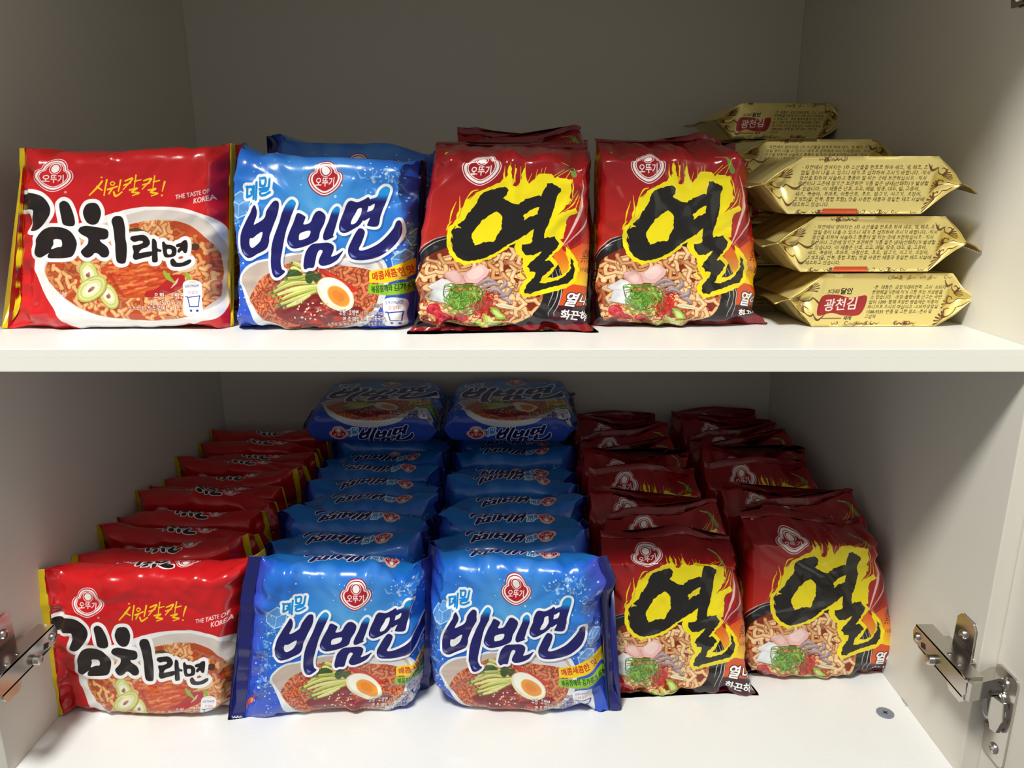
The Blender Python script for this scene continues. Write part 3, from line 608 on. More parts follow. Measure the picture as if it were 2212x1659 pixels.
    for i in range(120):
        c = np.array([rng.normal(680, 80), rng.normal(700, 80)]); r = rng.uniform(40, 140); t0 = rng.uniform(0, 6.3); t = np.linspace(t0, t0+rng.uniform(1.5, 4), 7)
        p = np.c_[c[0]+r*np.cos(t)*1.1, c[1]+r*np.sin(t)]
        p = p[(p[:, 0] > 440) & (p[:, 0] < 960) & (p[:, 1] > 500) & (p[:, 1] < 960)]
        if len(p) > 2:
            a.stroke(p, [5, 13, 5], [(84, 132, 40), (104, 156, 52), (138, 186, 76), (58, 98, 28)][rng.integers(4)])
    for p, c1 in (([(1030, 830), (1130, 870), (1200, 980), (1170, 1010), (1090, 1000), (1050, 900)], (146, 180, 66)), ([(940, 930), (1010, 980), (1080, 1040), (1170, 1030), (1150, 1090), (1040, 1100), (980, 1060)], (190, 206, 96)), ([(840, 1040), (930, 1060), (1000, 1090), (960, 1150), (880, 1165)], (170, 196, 70)), ([(1010, 1090), (1120, 1090), (1130, 1130), (1040, 1140)], (226, 232, 190))):
        a.fill([p], c1); P = np.array(p, float); c = P.mean(0); a.fill([c+(P-c)*.6], (226, 232, 160), .7); a.stroke(P, 6, (110, 150, 40), .6, closed=True)
    a.fill([[(1080, 790), (1150, 770), (1290, 810), (1340, 850), (1240, 850), (1120, 825)]], (226, 220, 186)); a.stroke([(1110, 795), (1250, 825), (1330, 848)], [4, 10, 4], (150, 150, 80), .7)
    # chilli
    a.from_quad(QD, (1250, 240), 3.318)
    a.fill([[(1095, 370), (1180, 380), (1250, 470), (1290, 620), (1280, 770), (1200, 860), (1110, 890), (1085, 700), (1120, 520)]], (170, 22, 22)); a.fill([[(1190, 420), (1250, 520), (1270, 680), (1220, 800), (1150, 860), (1190, 700), (1210, 560)]], (120, 12, 16), .7)
    a.stroke([(1160, 405), (1188, 560), (1160, 700), (1105, 855)], [4, 20, 6], (240, 226, 220), .85); a.stroke([(1256, 560), (1240, 690), (1112, 862)], [3, 14, 4], (226, 196, 190), .8)
    a.stroke([(1005, 245), (1060, 285), (1100, 375)], [10, 14, 34], (112, 140, 60)); a.stroke([(1000, 243), (1050, 275)], [5, 8], (170, 190, 110))
    # brush character with its yellow flame
    a.from_quad(QD, (1330, 320), 5.184)
    yl = (245, 226, 16); bk = (28, 26, 24)
    a.fill([rough(YHALO, 5, 26, rng)], yl, sm=False)
    for p in ([(600, 90), (612, 230)], [(655, 60), (660, 220)], [(700, 80), (722, 250)], [(760, 100), (775, 270)], [(800, 70), (815, 220)], [(880, 170), (850, 260)], [(930, 130), (920, 240)], [(975, 120), (960, 220)], [(1010, 110), (1000, 200)], [(180, 390), (195, 540), (185, 640)], [(150, 450), (112, 560), (98, 680)], [(240, 430), (300, 340), (360, 320)], [(70, 760), (90, 700), (120, 660)], [(1290, 210), (1310, 300), (1330, 400)], [(1390, 350), (1340, 470), (1215, 580)], [(1405, 380), (1375, 510)], [(1420, 430), (1410, 570)], [(1365, 330), (1310, 470)], [(1260, 110), (1130, 200)], [(1300, 70), (1230, 200)], [(1200, 120), (1100, 190)], [(910, 1210), (930, 1290), (985, 1340)], [(900, 1270), (930, 1330)], [(1350, 910), (1440, 1050)], [(1340, 930), (1400, 1040)]):
        a.stroke(p, [4, 17, 6], yl)
    for p in ([(690, 150), (705, 280)], [(740, 160), (760, 290)], [(620, 150), (630, 210)], [(1300, 240), (1310, 390)], [(1370, 420), (1300, 500), (1210, 580)], [(1400, 440), (1385, 520)], [(230, 420), (190, 620)], [(320, 380), (285, 420)]):
        a.stroke(p, [3, 14, 3], (150, 24, 20))
    a.fill([rough(YEOL, 4, 22, rng)], bk, sm=False)
    a.fill([rough([(590, 548), (640, 600), (650, 740), (610, 830), (590, 880), (480, 895), (390, 925), (355, 850), (345, 790), (400, 700), (430, 650), (530, 570)], 4, 20, rng)], yl, sm=False)
    a.fill([rough([(1005, 500), (1000, 580), (870, 648), (858, 600), (920, 540)], 4, 20, rng)], yl, sm=False)
    for p in ([(160, 740), (185, 715), (225, 720)], [(135, 800), (150, 850)], [(140, 900), (155, 945)]):
        a.stroke(p, [6, 26, 6], yl)
    # side lettering
    a.from_quad(QD, (1250, 240), 3.318)
    a.text('熱', (1236, 975), 108, (112, 30, 16), 6, .0, squeeze=.9); a.small('더울', (1248, 1052), 36, (130, 50, 20), 6, squeeze=.9); a.ell((1334, 1052), 22, 26, 0, (100, 34, 16)); a.text('열', (1320, 1064), 30, (240, 180, 60), 6)
    a.text('열', (1180, 1330), 128, (250, 248, 246), 8, .05, edge=(40, 16, 20), ew=4, squeeze=.82, shear=.12)
    a.text('나면', (1284, 1320), 92, (250, 248, 246), 12, .05, edge=(40, 16, 20), ew=4, squeeze=.8, shear=.12)
    a.text('화끈하게', (1168, 1452), 92, (250, 248, 246), 6, .05, edge=(40, 16, 20), ew=4, squeeze=.8, shear=.12)
    a.small('조리예', (300, 1470), 32, (40, 18, 18), 6, squeeze=.9); a.small('유형 : 유탕면/120 g(510 kcal)', (250, 1512), 40, (40, 18, 18), 4, squeeze=.82)
    # left side panel lettering
    a.uvframe(); a.text('열라면', (-.085, .62), .05, (240, 238, 236), 90, .02, squeeze=1.2)
    a.fill([rough([(-.19, .40), (-.10, .44), (-.12, .52), (-.07, .56), (-.1, .60), (-.19, .58)], .006, .02, rng)], yl, sm=False); a.fill([rough([(-.19, .44), (-.14, .46), (-.15, .54), (-.19, .55)], .004, .02, rng)], bk, sm=False)
    a.text('열라면', (.72, 1.14), .09, (214, 178, 60), 0, .03)
    a.from_quad(QD, (1250, 240), 3.318)
    logo(a, (500, 324), 106, [(1.18, (240, 225, 225)), (1.12, (150, 18, 22)), (1.05, (240, 232, 232)), (.88, (150, 18, 22)), (.84, (240, 236, 236)), (.78, (158, 18, 24))], (158, 18, 24), (245, 240, 238))
    a.uvframe(); a.fill([[(.08, -.12), (.10, -.12), (.10, -.10), (.08, -.10)]], (220, 200, 60), sm=False)
    return a

def curls(a, x0, x1, y, h, rng, col, n):
    for i in range(n):
        cx = rng.uniform(x0, x1); r = h*rng.uniform(.25, .5); sgn = rng.choice([-1, 1]); t = np.linspace(0, rng.uniform(4, 7), 14)
        rr = r*(1-t/9); a.stroke(np.c_[cx+sgn*rr*np.cos(t), y+rr*np.sin(t)], [h*.05, h*.13, h*.04], col, .9)
        a.stroke([(cx+sgn*r, y), (cx+sgn*r*1.9, y+h*.25), (cx+sgn*r*2.8, y-h*.1)], [h*.05, h*.14, h*.03], col, .9)
        if i % 3 == 0:
            for k in range(6):
                th = -.3+k*.34; a.stroke([(cx-sgn*r*.3, y+h*.35), (cx-sgn*r*.3-sgn*h*.55*math.cos(th), y+h*.35-h*.6*math.sin(th))], [h*.03, h*.10], col, .9, sm=False)
TXT_A = ['· 자연에서 얻어지는 1차 수산물을 원료로 하여 새우, 게, 해초, 조개', '껍질 등이 나올 수 있으니 제거 후 섭취하여 주시기 바랍니다. ·직사', '광선을 피하여 서늘하고 통풍이 잘 되는 곳에 보관하십시오 · 직사', '광선이나 고온에 장기간 보관하면 기름 절은 냄새(산패취)가 발생할', '수 있습니다. ·이 제품은 난류, 우유, 메밀, 땅콩, 대두, 밀, 고등어,', '새우,  복숭아,  토마토,  아황산류,  호두,  닭고기,  쇠고기,  오징어,', '조개류(굴, 전복, 홍합 포함), 잣을 사용한 제품과 동일한 제조 시설에', '제조하고 있습니다.']
TXT_B = ['·본  제품은  공정거래위원회  고시  소비자', '분쟁해결기준에 의거 교환 또는 보상받을', '수 있습니다.  ·부정·불량식품 신고는 국번', '없이 1399 ·함께 포장된 방습제는 식용이', '아니므로 드시지 마십시오 ·소비자상담실', '1588-9235 ·반품 및 교환 장소 : 본사 및', '구입처']
def art_gold(kind):
    # u 0..1 over the length of the side panel, v 0..1 over its height
    a = Art(900, 380, .28, .3, (236, 217, 136)); rng = np.random.default_rng(40 if kind == 'A' else 41)
    a.M = np.array([[1, 0, a.mu*a.fw], [0, 1, a.mv*a.fh], [0, 0, 1.]]); br = (104, 62, 34)
    curls(a, -200, 1100, -60, 70, rng, (150, 112, 60), 12); curls(a, -200, 1100, 440, 70, rng, (150, 112, 60), 12)
    for s in (-1, 1):
        for k in range(3):
            curls(a, -120 if s < 0 else 950, -50 if s < 0 else 1020, 60+k*120, 125, rng, br, 1)
    ink = (62, 48, 28)
    if kind == 'A':
        curls(a, 90, 330, 14, 46, rng, br, 6); curls(a, 20, 860, 362, 44, rng, br, 13)
        for i, t in enumerate(TXT_A):
            a.small(t, (14, 84+i*35), 33, ink, squeeze=.97)
        a.fill([[(230, 344), (460, 344), (470, 390), (220, 390)]], (206, 84, 40), sm=False)
    else:
        curls(a, 380, 880, 24, 44, rng, (150, 112, 60), 8); curls(a, 100, 860, 352, 44, rng, br, 12)
        for i, t in enumerate(TXT_B):
            a.small(t, (360, 110+i*35), 33, ink, squeeze=.93)
        a.small('3대째', (40, 140), 38, ink); a.text('달인', (130, 142), 48, (24, 20, 16), 0, .05)
        a.fill([[(10, 165), (110, 150), (220, 172), (330, 160), (322, 288), (210, 300), (110, 280), (14, 296)]], (172, 48, 48))
        a.text('광천김', (45, 262), 96, (250, 240, 232), -4, .03, squeeze=.9)
        a.stroke([(46, 320), (190, 320)], 9, (120, 100, 60), .8); a.text('재래', (208, 330), 32, (24, 20, 16), 0, .03)
    return a
# ---------------------------------------------------------------- objects
def link(o, parent=None):
    COL.objects.link(o)
    if parent is not None:
        o.parent = parent
    return o

def tag(o, label=None, cat=None, group=None, kind=None):
    for k, v in (('label', label), ('category', cat), ('group', group), ('kind', kind)):
        if v:
            o[k] = v
    return o

def empty(name, loc, label, cat, group=None, rot=(0, 0, 0)):
    o = bpy.data.objects.new(name, None); o.empty_display_size = .02; o.location = loc; o.rotation_euler = rot
    return tag(link(o), label, cat, group)

def mesh_obj(name, verts, faces, mat, parent=None, uvs=None, smooth=True):
    me = bpy.data.meshes.new(name); me.from_pydata([tuple(v) for v in verts], [], [tuple(f) for f in faces])
    if uvs is not None:
        ul = me.uv_layers.new(name='print'); li = np.empty(len(me.loops), np.int32); me.loops.foreach_get('vertex_index', li)
        ul.data.foreach_set('uv', np.asarray(uvs, np.float32)[li].ravel())
    if smooth:
        me.polygons.foreach_set('use_smooth', [True]*len(me.polygons))
    me.materials.append(mat); me.update()
    return link(bpy.data.objects.new(name, me), parent)

def bm_obj(name, bm, mat, parent=None, smooth=False, bevel=0., seg=2):
    if bevel:
        bmesh.ops.bevel(bm, geom=[e for e in bm.edges if len(e.link_faces) == 2 and e.calc_face_angle(0) > .6], offset=bevel, segments=seg, profile=.6, affect='EDGES', clamp_overlap=True)
    bmesh.ops.recalc_face_normals(bm, faces=bm.faces[:])
    me = bpy.data.meshes.new(name); bm.to_mesh(me); bm.free(); me.materials.append(mat)
    if smooth:
        me.polygons.foreach_set('use_smooth', [True]*len(me.polygons))
        if hasattr(me, 'set_sharp_from_angle'):
            me.set_sharp_from_angle(angle=math.radians(38))
    return link(bpy.data.objects.new(name, me), parent)

def box_bm(x0, x1, y0, y1, z0, z1, bm=None):
    bm = bm or bmesh.new()
    r = bmesh.ops.create_cube(bm, size=1)
    for v in r['verts']:
        v.co = Vector(((x0+x1)/2+v.co.x*(x1-x0), (y0+y1)/2+v.co.y*(y1-y0), (z0+z1)/2+v.co.z*(z1-z0)))
    return bm

# ---- materials
def mat(name):
    m = bpy.data.materials.new(name); m.use_nodes = True
    nt = m.node_tree; return m, nt, nt.nodes['Principled BSDF']

def noise_bump(nt, b, scale, strength, dist=.001, detail=3., stretch=None):
    tc = nt.nodes.new('ShaderNodeTexCoord'); n = nt.nodes.new('ShaderNodeTexNoise'); n.inputs['Scale'].default_value = scale; n.inputs['Detail'].default_value = detail
    src = tc.outputs['Object']
    if stretch:
        mp = nt.nodes.new('ShaderNodeMapping'); mp.inputs['Scale'].default_value = stretch; nt.links.new(src, mp.inputs['Vector']); src = mp.outputs['Vector']
    nt.links.new(src, n.inputs['Vector'])
    bp = nt.nodes.new('ShaderNodeBump'); bp.inputs['Strength'].default_value = strength; bp.inputs['Distance'].default_value = dist
    nt.links.new(n.outputs['Fac'], bp.inputs['Height']); nt.links.new(bp.outputs['Normal'], b.inputs['Normal'])
    return n

def film(name, image=None, col=(200, 20, 30), rough=.3, metal=0., coat=.4, bump=.24):
    m, nt, b = mat(name)
    if image:
        t = nt.nodes.new('ShaderNodeTexImage'); t.image = image; t.extension = 'EXTEND'; t.interpolation = 'Cubic'; nt.links.new(t.outputs['Color'], b.inputs['Base Color'])
    else:
        b.inputs['Base Color'].default_value = lin(col)
    b.inputs['Roughness'].default_value = rough; b.inputs['Metallic'].default_value = metal
    b.inputs['Coat Weight'].default_value = coat; b.inputs['Coat Roughness'].default_value = .07
    # fine crumple: sharp-edged facets of slack film
    tc = nt.nodes.new('ShaderNodeTexCoord'); nz = nt.nodes.new('ShaderNodeTexNoise'); nz.inputs['Scale'].default_value = 22.; nz.inputs['Detail'].default_value = 1.
    add = nt.nodes.new('ShaderNodeVectorMath'); add.operation = 'MULTIPLY_ADD'; add.inputs[1].default_value = (.03, .03, .03)
    nt.links.new(tc.outputs['Object'], nz.inputs['Vector']); nt.links.new(nz.outputs['Color'], add.inputs[0]); nt.links.new(tc.outputs['Object'], add.inputs[2])
    hs = []
    for sc, am in ((15., 1.), (52., .40)):
        v = nt.nodes.new('ShaderNodeTexVoronoi'); v.feature = 'F1'; v.inputs['Scale'].default_value = sc; nt.links.new(add.outputs[0], v.inputs['Vector'])
        mu = nt.nodes.new('ShaderNodeMath'); mu.operation = 'MULTIPLY'; mu.inputs[1].default_value = am; nt.links.new(v.outputs['Distance'], mu.inputs[0]); hs.append(mu)
    sm = nt.nodes.new('ShaderNodeMath'); nt.links.new(hs[0].outputs[0], sm.inputs[0]); nt.links.new(hs[1].outputs[0], sm.inputs[1])
    bp = nt.nodes.new('ShaderNodeBump'); bp.inputs['Strength'].default_value = bump; bp.inputs['Distance'].default_value = .007
    nt.links.new(sm.outputs[0], bp.inputs['Height']); nt.links.new(bp.outputs['Normal'], b.inputs['Normal']); nt.links.new(bp.outputs['Normal'], b.inputs['Coat Normal'])
    return m

def lin(c, a=1.):
    f = lambda x: x/12.92 if x <= .04045 else ((x+.055)/1.055)**2.4
    return (f(c[0]/255), f(c[1]/255), f(c[2]/255), a)

def laminate(name, col, rough, grain=260., strength=.12, stretch=None):
    m, nt, b = mat(name); n = noise_bump(nt, b, grain, strength, .0006, 4., stretch)
    r = nt.nodes.new('ShaderNodeMixRGB'); r.inputs[1].default_value = lin([c*.985 for c in col]); r.inputs[2].default_value = lin(col)
    nt.links.new(n.outputs['Fac'], r.inputs[0]); nt.links.new(r.outputs[0], b.inputs['Base Color']); b.inputs['Roughness'].default_value = rough
    return m

# ---- film packets
def tri(x):
    return np.arcsin(np.sin(x))*(2/math.pi)
def tent(x):
    return np.maximum(0, 1-np.abs(x))

def creases(S, Q, LS, LQ, rng, n, amp, long=1.):
    # folds in the film; S, Q: 0..1 over the face, LS, LQ its sides in metres
    x, y = S*LS, Q*LQ; d = np.zeros_like(x)
    def fold(px, py, th, L, w, a, lead=.3):
        al = (x-px)*math.cos(th)+(y-py)*math.sin(th); ac = -(x-px)*math.sin(th)+(y-py)*math.cos(th)
        wide = w*(1+np.clip(al/L, 0, 1)*.9)
        return a*tent(ac/wide)*np.clip(1-np.abs(al/L-lead)/.9, 0, 1)
    def rim(t, e, o):
        return [(t*LS, -o*LQ), (t*LS, (1+o)*LQ), (-o*LS, t*LQ), ((1+o)*LS, t*LQ)][e]
    for i in range(int(n*.35)):                       # long fine creases from the rim across the face
        e = rng.integers(4); px, py = rim(rng.uniform(-.05, 1.05), e, rng.uniform(-.15, .06))
        th = math.atan2(LQ/2-py, LS/2-px)+rng.normal(0, .7); w = rng.uniform(.0022, .0045)
        d += fold(px, py, th, rng.uniform(.03, .085)*long, w, w*rng.uniform(.16, .38)*(1 if rng.random() < .6 else -1)*amp/.002)
    for i in range(int(n*.45)):                       # short crumples near the rim
        e = rng.choice([0, 1, 2, 2, 3, 3]); px, py = rim(rng.uniform(-.1, 1.1), e, rng.uniform(-.03, .12))
        th = math.atan2(LQ/2-py, LS/2-px)+rng.normal(0, .8); w = rng.uniform(.0025, .007)
        d += fold(px, py, th, rng.uniform(.012, .035)*long, w, w*rng.uniform(.2, .5)*(1 if rng.random() < .6 else -1)*amp/.002)
    for i in range(int(n*.14)):                       # broad slack facets at corners and edges
        e = rng.integers(4); px, py = rim(rng.choice([0, .1, .9, 1., rng.uniform(0, 1)]), e, .03)
        th = math.atan2(LQ/2-py, LS/2-px)+rng.normal(0, .6); w = rng.uniform(.012, .028)
        d += fold(px, py, th, rng.uniform(.025, .055)*long, w, w*rng.uniform(-.20, .10)*amp/.002, .15)
    return d

def loop_coords(LQ, T, nf, nb, rad):
    # once round the bag: front, corner, side, back, side; (q along the front, depth n, arc length from the middle of the front)
    R = rad*T; q, n = [], []
    for t in np.linspace(R/LQ, 1-R/LQ, nf):
        q.append(t*LQ); n.append(0.)
    for a in np.linspace(0, math.pi/2, 5)[1:]:
        q.append(LQ-R+R*math.sin(a)); n.append(R-R*math.cos(a))
    for t in np.linspace(R, T-R, 8)[1:]:
        q.append(LQ); n.append(t)
    for a in np.linspace(0, math.pi/2, 5)[1:]:
        q.append(LQ-R+R*math.cos(a)); n.append(T-R+R*math.sin(a))
    for t in np.linspace(1-R/LQ, R/LQ, nb)[1:]:
        q.append(t*LQ); n.append(T)
    for a in np.linspace(0, math.pi/2, 5)[1:]:
        q.append(R-R*math.sin(a)); n.append(T-R+R*math.cos(a))
    for t in np.linspace(T-R, R, 8)[1:]:
        q.append(0.); n.append(t)
    for a in np.linspace(0, math.pi/2, 5)[1:-1]:
        q.append(R-R*math.cos(a)); n.append(R-R*math.sin(a))
    q, n = np.array(q), np.array(n); m = len(q)
    seg = np.hypot(np.diff(np.r_[q, q[0]]), np.diff(np.r_[n, n[0]])); s = np.r_[0, np.cumsum(seg)[:-1]]-LQ/2+R
    per = seg.sum(); s = np.where(s > per/2, s-per, s)
    return q/LQ, n, .5+s/LQ

def packet_parts(TL, TR, BR, BL, T, seals, seed, ns=60, nf=44, nb=14, amp=.0016, ncr=46, vertical=False, ext=(.1, .1), fin=(.07, .07), plane=(.5, .5), flare=(.06, .06), curl=(0., 0.), uvr=(0, 1, 0, 1), pleat=.004, art=None, floor=None, belly=.002, pulls=(), wob=.004):
    """Vertices, faces and print coordinates of a pillow bag whose front face has the four given corners.
    seals run along the two sides (or top and bottom if vertical). Returns [(verts, faces, uv) body, seal, seal]."""
    rng = np.random.default_rng(seed)
    P = [np.array(v, float) for v in (TL, TR, BR, BL)]
    LU = (np.linalg.norm(P[1]-P[0])+np.linalg.norm(P[2]-P[3]))/2; LV = (np.linalg.norm(P[3]-P[0])+np.linalg.norm(P[2]-P[1]))/2
    N = np.cross(P[1]-P[0], P[3]-P[0]); N /= np.linalg.norm(N)
    if N[1] < 0:
        N = -N
    LS, LQ = (LV, LU) if vertical else (LU, LV)
    ql, nl, tl = loop_coords(LQ, T, nf, nb, .20 if vertical else .30)
    kn = np.sort(rng.uniform(-.15, 1.15, 12)); kv = rng.normal(0, 1., (2, 12))
    def pos(s, q, n):
        u, v = (q, s) if vertical else (s, q)
        u, v = u+wob*np.interp(v, kn, kv[0]), v+wob*np.interp(u, kn, kv[1])*np.clip(1.05-v, 0, 1)
        u0, v0 = u, v
        for pu, pv, ru, rv, du, dv, dn in pulls:
            g = np.exp(-((u0-pu)/ru)**2-((v0-pv)/rv)**2); u = u+du*g; v = v+dv*g; n = n+dn*g
        a, b, c, d = (P[i][None, None, :] for i in range(4)); u, v, n = u[..., None], v[..., None], n[..., None]
        return a*(1-u)*(1-v)+b*u*(1-v)+c*u*v+d*(1-u)*v+N*n
    w0, w1 = plane[0]*T/LS/(.06+ext[0]), plane[1]*T/LS/(.06+ext[1])      # film used up in going over the edge
    def uv(s, t):
        s = np.where(s < .06, .06-(.06-s)*(1+w0*.8), np.where(s > .94, .94+(s-.94)*(1+w1*.8), s)) if vertical else s
        u, v = (t, s) if vertical else (s, t)
        u = uvr[0]+(uvr[1]-uvr[0])*u; v = uvr[2]+(uvr[3]-uvr[2])*v
        return np.stack([(np.clip(u, -art.mu+.005, 1+art.mu-.005)+art.mu)/(1+2*art.mu), 1-(np.clip(v, -art.mv+.004, 1+art.mv-.004)+art.mv)/(1+2*art.mv)], -1)
    r = .06
    x0, x1 = -ext[0], 1+ext[1]
    # denser sampling where the film gathers
    g = np.concatenate([np.linspace(x0, r, 12)[:-1], np.linspace(r, 1-r, ns-22), np.linspace(1-r, x1, 12)[1:]])
    S = np.repeat(g[:, None], len(ql), 1); Q0 = np.repeat(ql[None], len(g), 0); N0 = np.repeat(nl[None], len(g), 0); TT = np.repeat(tl[None], len(g), 0)
    def shape(S, Q0, N0, TT, wr=True):
        f0 = np.clip((r-S)/(r+ext[0]), 0, 1); f1 = np.clip((S-1+r)/(r+ext[1]), 0, 1)
        sm = lambda f: f**1.7*(1.7-.7*f)
        k = 1-np.clip(sm(f0)+sm(f1), 0, .985)
        side = (S > .5)
        c = np.where(side, plane[1], plane[0])*T; fl = np.where(side, flare[1], flare[0]); cu = np.where(side, curl[1], curl[0])
        beyond = np.maximum(np.maximum(-S, S-1), 0)
        n = c+(N0-c)*k + cu*(1-k)**2
        q = .5+(Q0-.5)*(1+fl*(1-k))
        # block a little rounded: the face swells, edges stay in
        swell = belly*np.sin(np.clip(Q0, 0, 1)*math.pi)*np.sin(np.clip(S, 0, 1)*math.pi)
        n = n-np.where(N0 < T/2, 1, -1)*swell*k
        # pleats running into the seals
        ph = rng.uniform(0, 6, 4) if wr else np.zeros(4)
        pw = np.clip((1-k)*k*4, 0, 1)+.25*(1-k)
        w = tri(Q0*23+ph[0]+N0/T*2+3*S)+.7*tri(Q0*47+ph[1])+.6*tri(Q0*11+ph[2]+S*26)
        n = n+pleat*pw*w*.6
        return q, n, k
    state = rng.bit_generator.state
    q, n, k = shape(S, Q0, N0, TT)
    X = pos(S, q, n)
    # displace along the normal by creases
    d = creases(S, TT, LS, LQ, rng, ncr, amp)+.0004*tri(S*LS*75+rng.uniform(0, 6)+5*TT)*tri(TT*LQ*55+rng.uniform(0, 6)+4*S)
    du = np.gradient(X, axis=0); dv = (np.roll(X, -1, 1)-np.roll(X, 1, 1)); nn = np.cross(du, dv); nn /= np.maximum(np.linalg.norm(nn, axis=2, keepdims=True), 1e-9)
    mid = X.mean((0, 1)); 
    if ((X-mid)*nn).sum(2).mean() < 0:
        nn = -nn
    X = X+nn*(d*np.clip(k*1.5, .1, 1))[..., None]
    def grid(ni, nj, cap=True):
        i, j = np.meshgrid(np.arange(ni-1), np.arange(nj), indexing='ij'); j2 = (j+1) % nj
        f = np.stack([i*nj+j, i*nj+j2, (i+1)*nj+j2, (i+1)*nj+j], -1).reshape(-1, 4).tolist()
        if cap:
            f += [list(range(nj-1, -1, -1)), [(ni-1)*nj+j for j in range(nj)]]
        return f
    out = []
    V = X.reshape(-1, 3)
    out.append([V, grid(len(g), len(ql)), uv(S, TT).reshape(-1, 2)])
    for side in (0, 1):
        m = 12; e = ext[side]; g2 = np.linspace(0, 1, m)
        s2 = (-e-fin[side]*g2) if side == 0 else (1+e+fin[side]*g2)
        S2 = np.repeat(s2[:, None], len(ql), 1); Q2 = np.repeat(ql[None], m, 0); N2 = np.repeat(nl[None], m, 0); T2 = np.repeat(tl[None], m, 0)
        rng.bit_generator.state = state
        q2, n2, k2 = shape(np.clip(S2, x0, x1), Q2, N2, T2)
        n2 = n2+(.00035*np.where(np.arange(m) % 2, 1, -1)*(g2 > 0.05))[:, None]+curl[side]*(.6*g2+.8*g2**2)[:, None]*(1+.7*np.sin(Q2*5+side))
        X2 = pos(S2, q2, n2)
        out.append([X2.reshape(-1, 3), grid(m, len(ql)), None])
    if floor is not None:
        for o in out:
            o[0][:, 2] = np.where(o[0][:, 2] < floor, floor+.0004+.05*(o[0][:, 2]-floor).clip(-.004, 0)*0, o[0][:, 2])
    return out

def make_packet(label, group, base, parts, mats, rot=(0, 0, 0), cat='noodle packet', name='noodle_packet'):
    root = empty(name, base, label, cat, group, rot)
    b = np.array(base)
    body = parts[0]; mesh_obj('wrapper', body[0]-b, body[1], mats[0], root, body[2])
    for p in parts[1:]:
        mesh_obj('end_seal', p[0]-b, p[1], mats[1], root)
    return root

def copy_thing(src, loc, rot, label, group, scale=(1, 1, 1)):
    r = src.copy(); COL.objects.link(r); r.location = loc; r.rotation_euler = rot; r.scale = scale; r['label'] = label; r['group'] = group
    for ch in src.children:
        c = ch.copy(); COL.objects.link(c); c.parent = r
    return r
VISOR = .095  # forward reach of the added shade visor over the cupboard front
# ---------------------------------------------------------------- the cupboard
XL, XR, YF, YB = -.4045, .3595, .515, 1.03
ZF, ZS, ZT = .016, .3666, .735
PT = .018; ST = .0161
M_IN = laminate('white_laminate', (225, 221, 210), .5, 420., .10)
M_SHELF = laminate('white_shelf_foil', (224, 224, 221), .38, 300., .3)
M_FLOOR = laminate('white_gloss_board', (232, 233, 232), .30, 9., .05)
nt_ = M_FLOOR.node_tree; nz_ = nt_.nodes.new('ShaderNodeTexNoise'); nz_.inputs['Scale'].default_value = 14.; nz_.inputs['Detail'].default_value = 6.; nz_.inputs['Distortion'].default_value = 1.2
mr_ = nt_.nodes.new('ShaderNodeMapRange'); mr_.inputs['From Min'].default_value = .35; mr_.inputs['From Max'].default_value = .65; mr_.inputs['To Min'].default_value = .14; mr_.inputs['To Max'].default_value = .5
nt_.links.new(nz_.outputs['Fac'], mr_.inputs['Value']); nt_.links.new(mr_.outputs['Result'], nt_.nodes['Principled BSDF'].inputs['Roughness'])

def edging(name):
    # pressed edge band: one row of dashes and scattered pips in fine relief
    m, nt, b = mat(name); b.inputs['Base Color'].default_value = lin((242, 242, 233)); b.inputs['Roughness'].default_value = .42
    tc = nt.nodes.new('ShaderNodeTexCoord'); sx = nt.nodes.new('ShaderNodeSeparateXYZ'); nt.links.new(tc.outputs['Object'], sx.inputs[0])
    def op(o, a, v):
        n = nt.nodes.new('ShaderNodeMath'); n.operation = o
        for k, q in enumerate((a, v)):
            if isinstance(q, (int, float)):
                n.inputs[k].default_value = q
            else:
                nt.links.new(q, n.inputs[k])
        return n.outputs[0]
    band = op('LESS_THAN', op('ABSOLUTE', op('SUBTRACT', sx.outputs['Z'], ZS-.0052), 0.), .0007)
    dash = op('GREATER_THAN', op('SINE', op('MULTIPLY', sx.outputs['X'], 2*math.pi/.0115), 0.), -.35)
    row2 = op('LESS_THAN', op('ABSOLUTE', op('SUBTRACT', sx.outputs['Z'], ZS-.0148), 0.), .0004)
    v = nt.nodes.new('ShaderNodeTexVoronoi'); v.inputs['Scale'].default_value = 260.; nt.links.new(tc.outputs['Object'], v.inputs['Vector'])
    pip = op('LESS_THAN', v.outputs['Distance'], .16)
    hgt = op('ADD', op('ADD', op('MULTIPLY', band, dash), op('MULTIPLY', row2, .6)), op('MULTIPLY', pip, .35))
    bp = nt.nodes.new('ShaderNodeBump'); bp.inputs['Strength'].default_value = .5; bp.inputs['Distance'].default_value = .0004
    nt.links.new(hgt, bp.inputs['Height']); nt.links.new(bp.outputs['Normal'], b.inputs['Normal'])
    return m
M_EDGE = edging('edge_band')

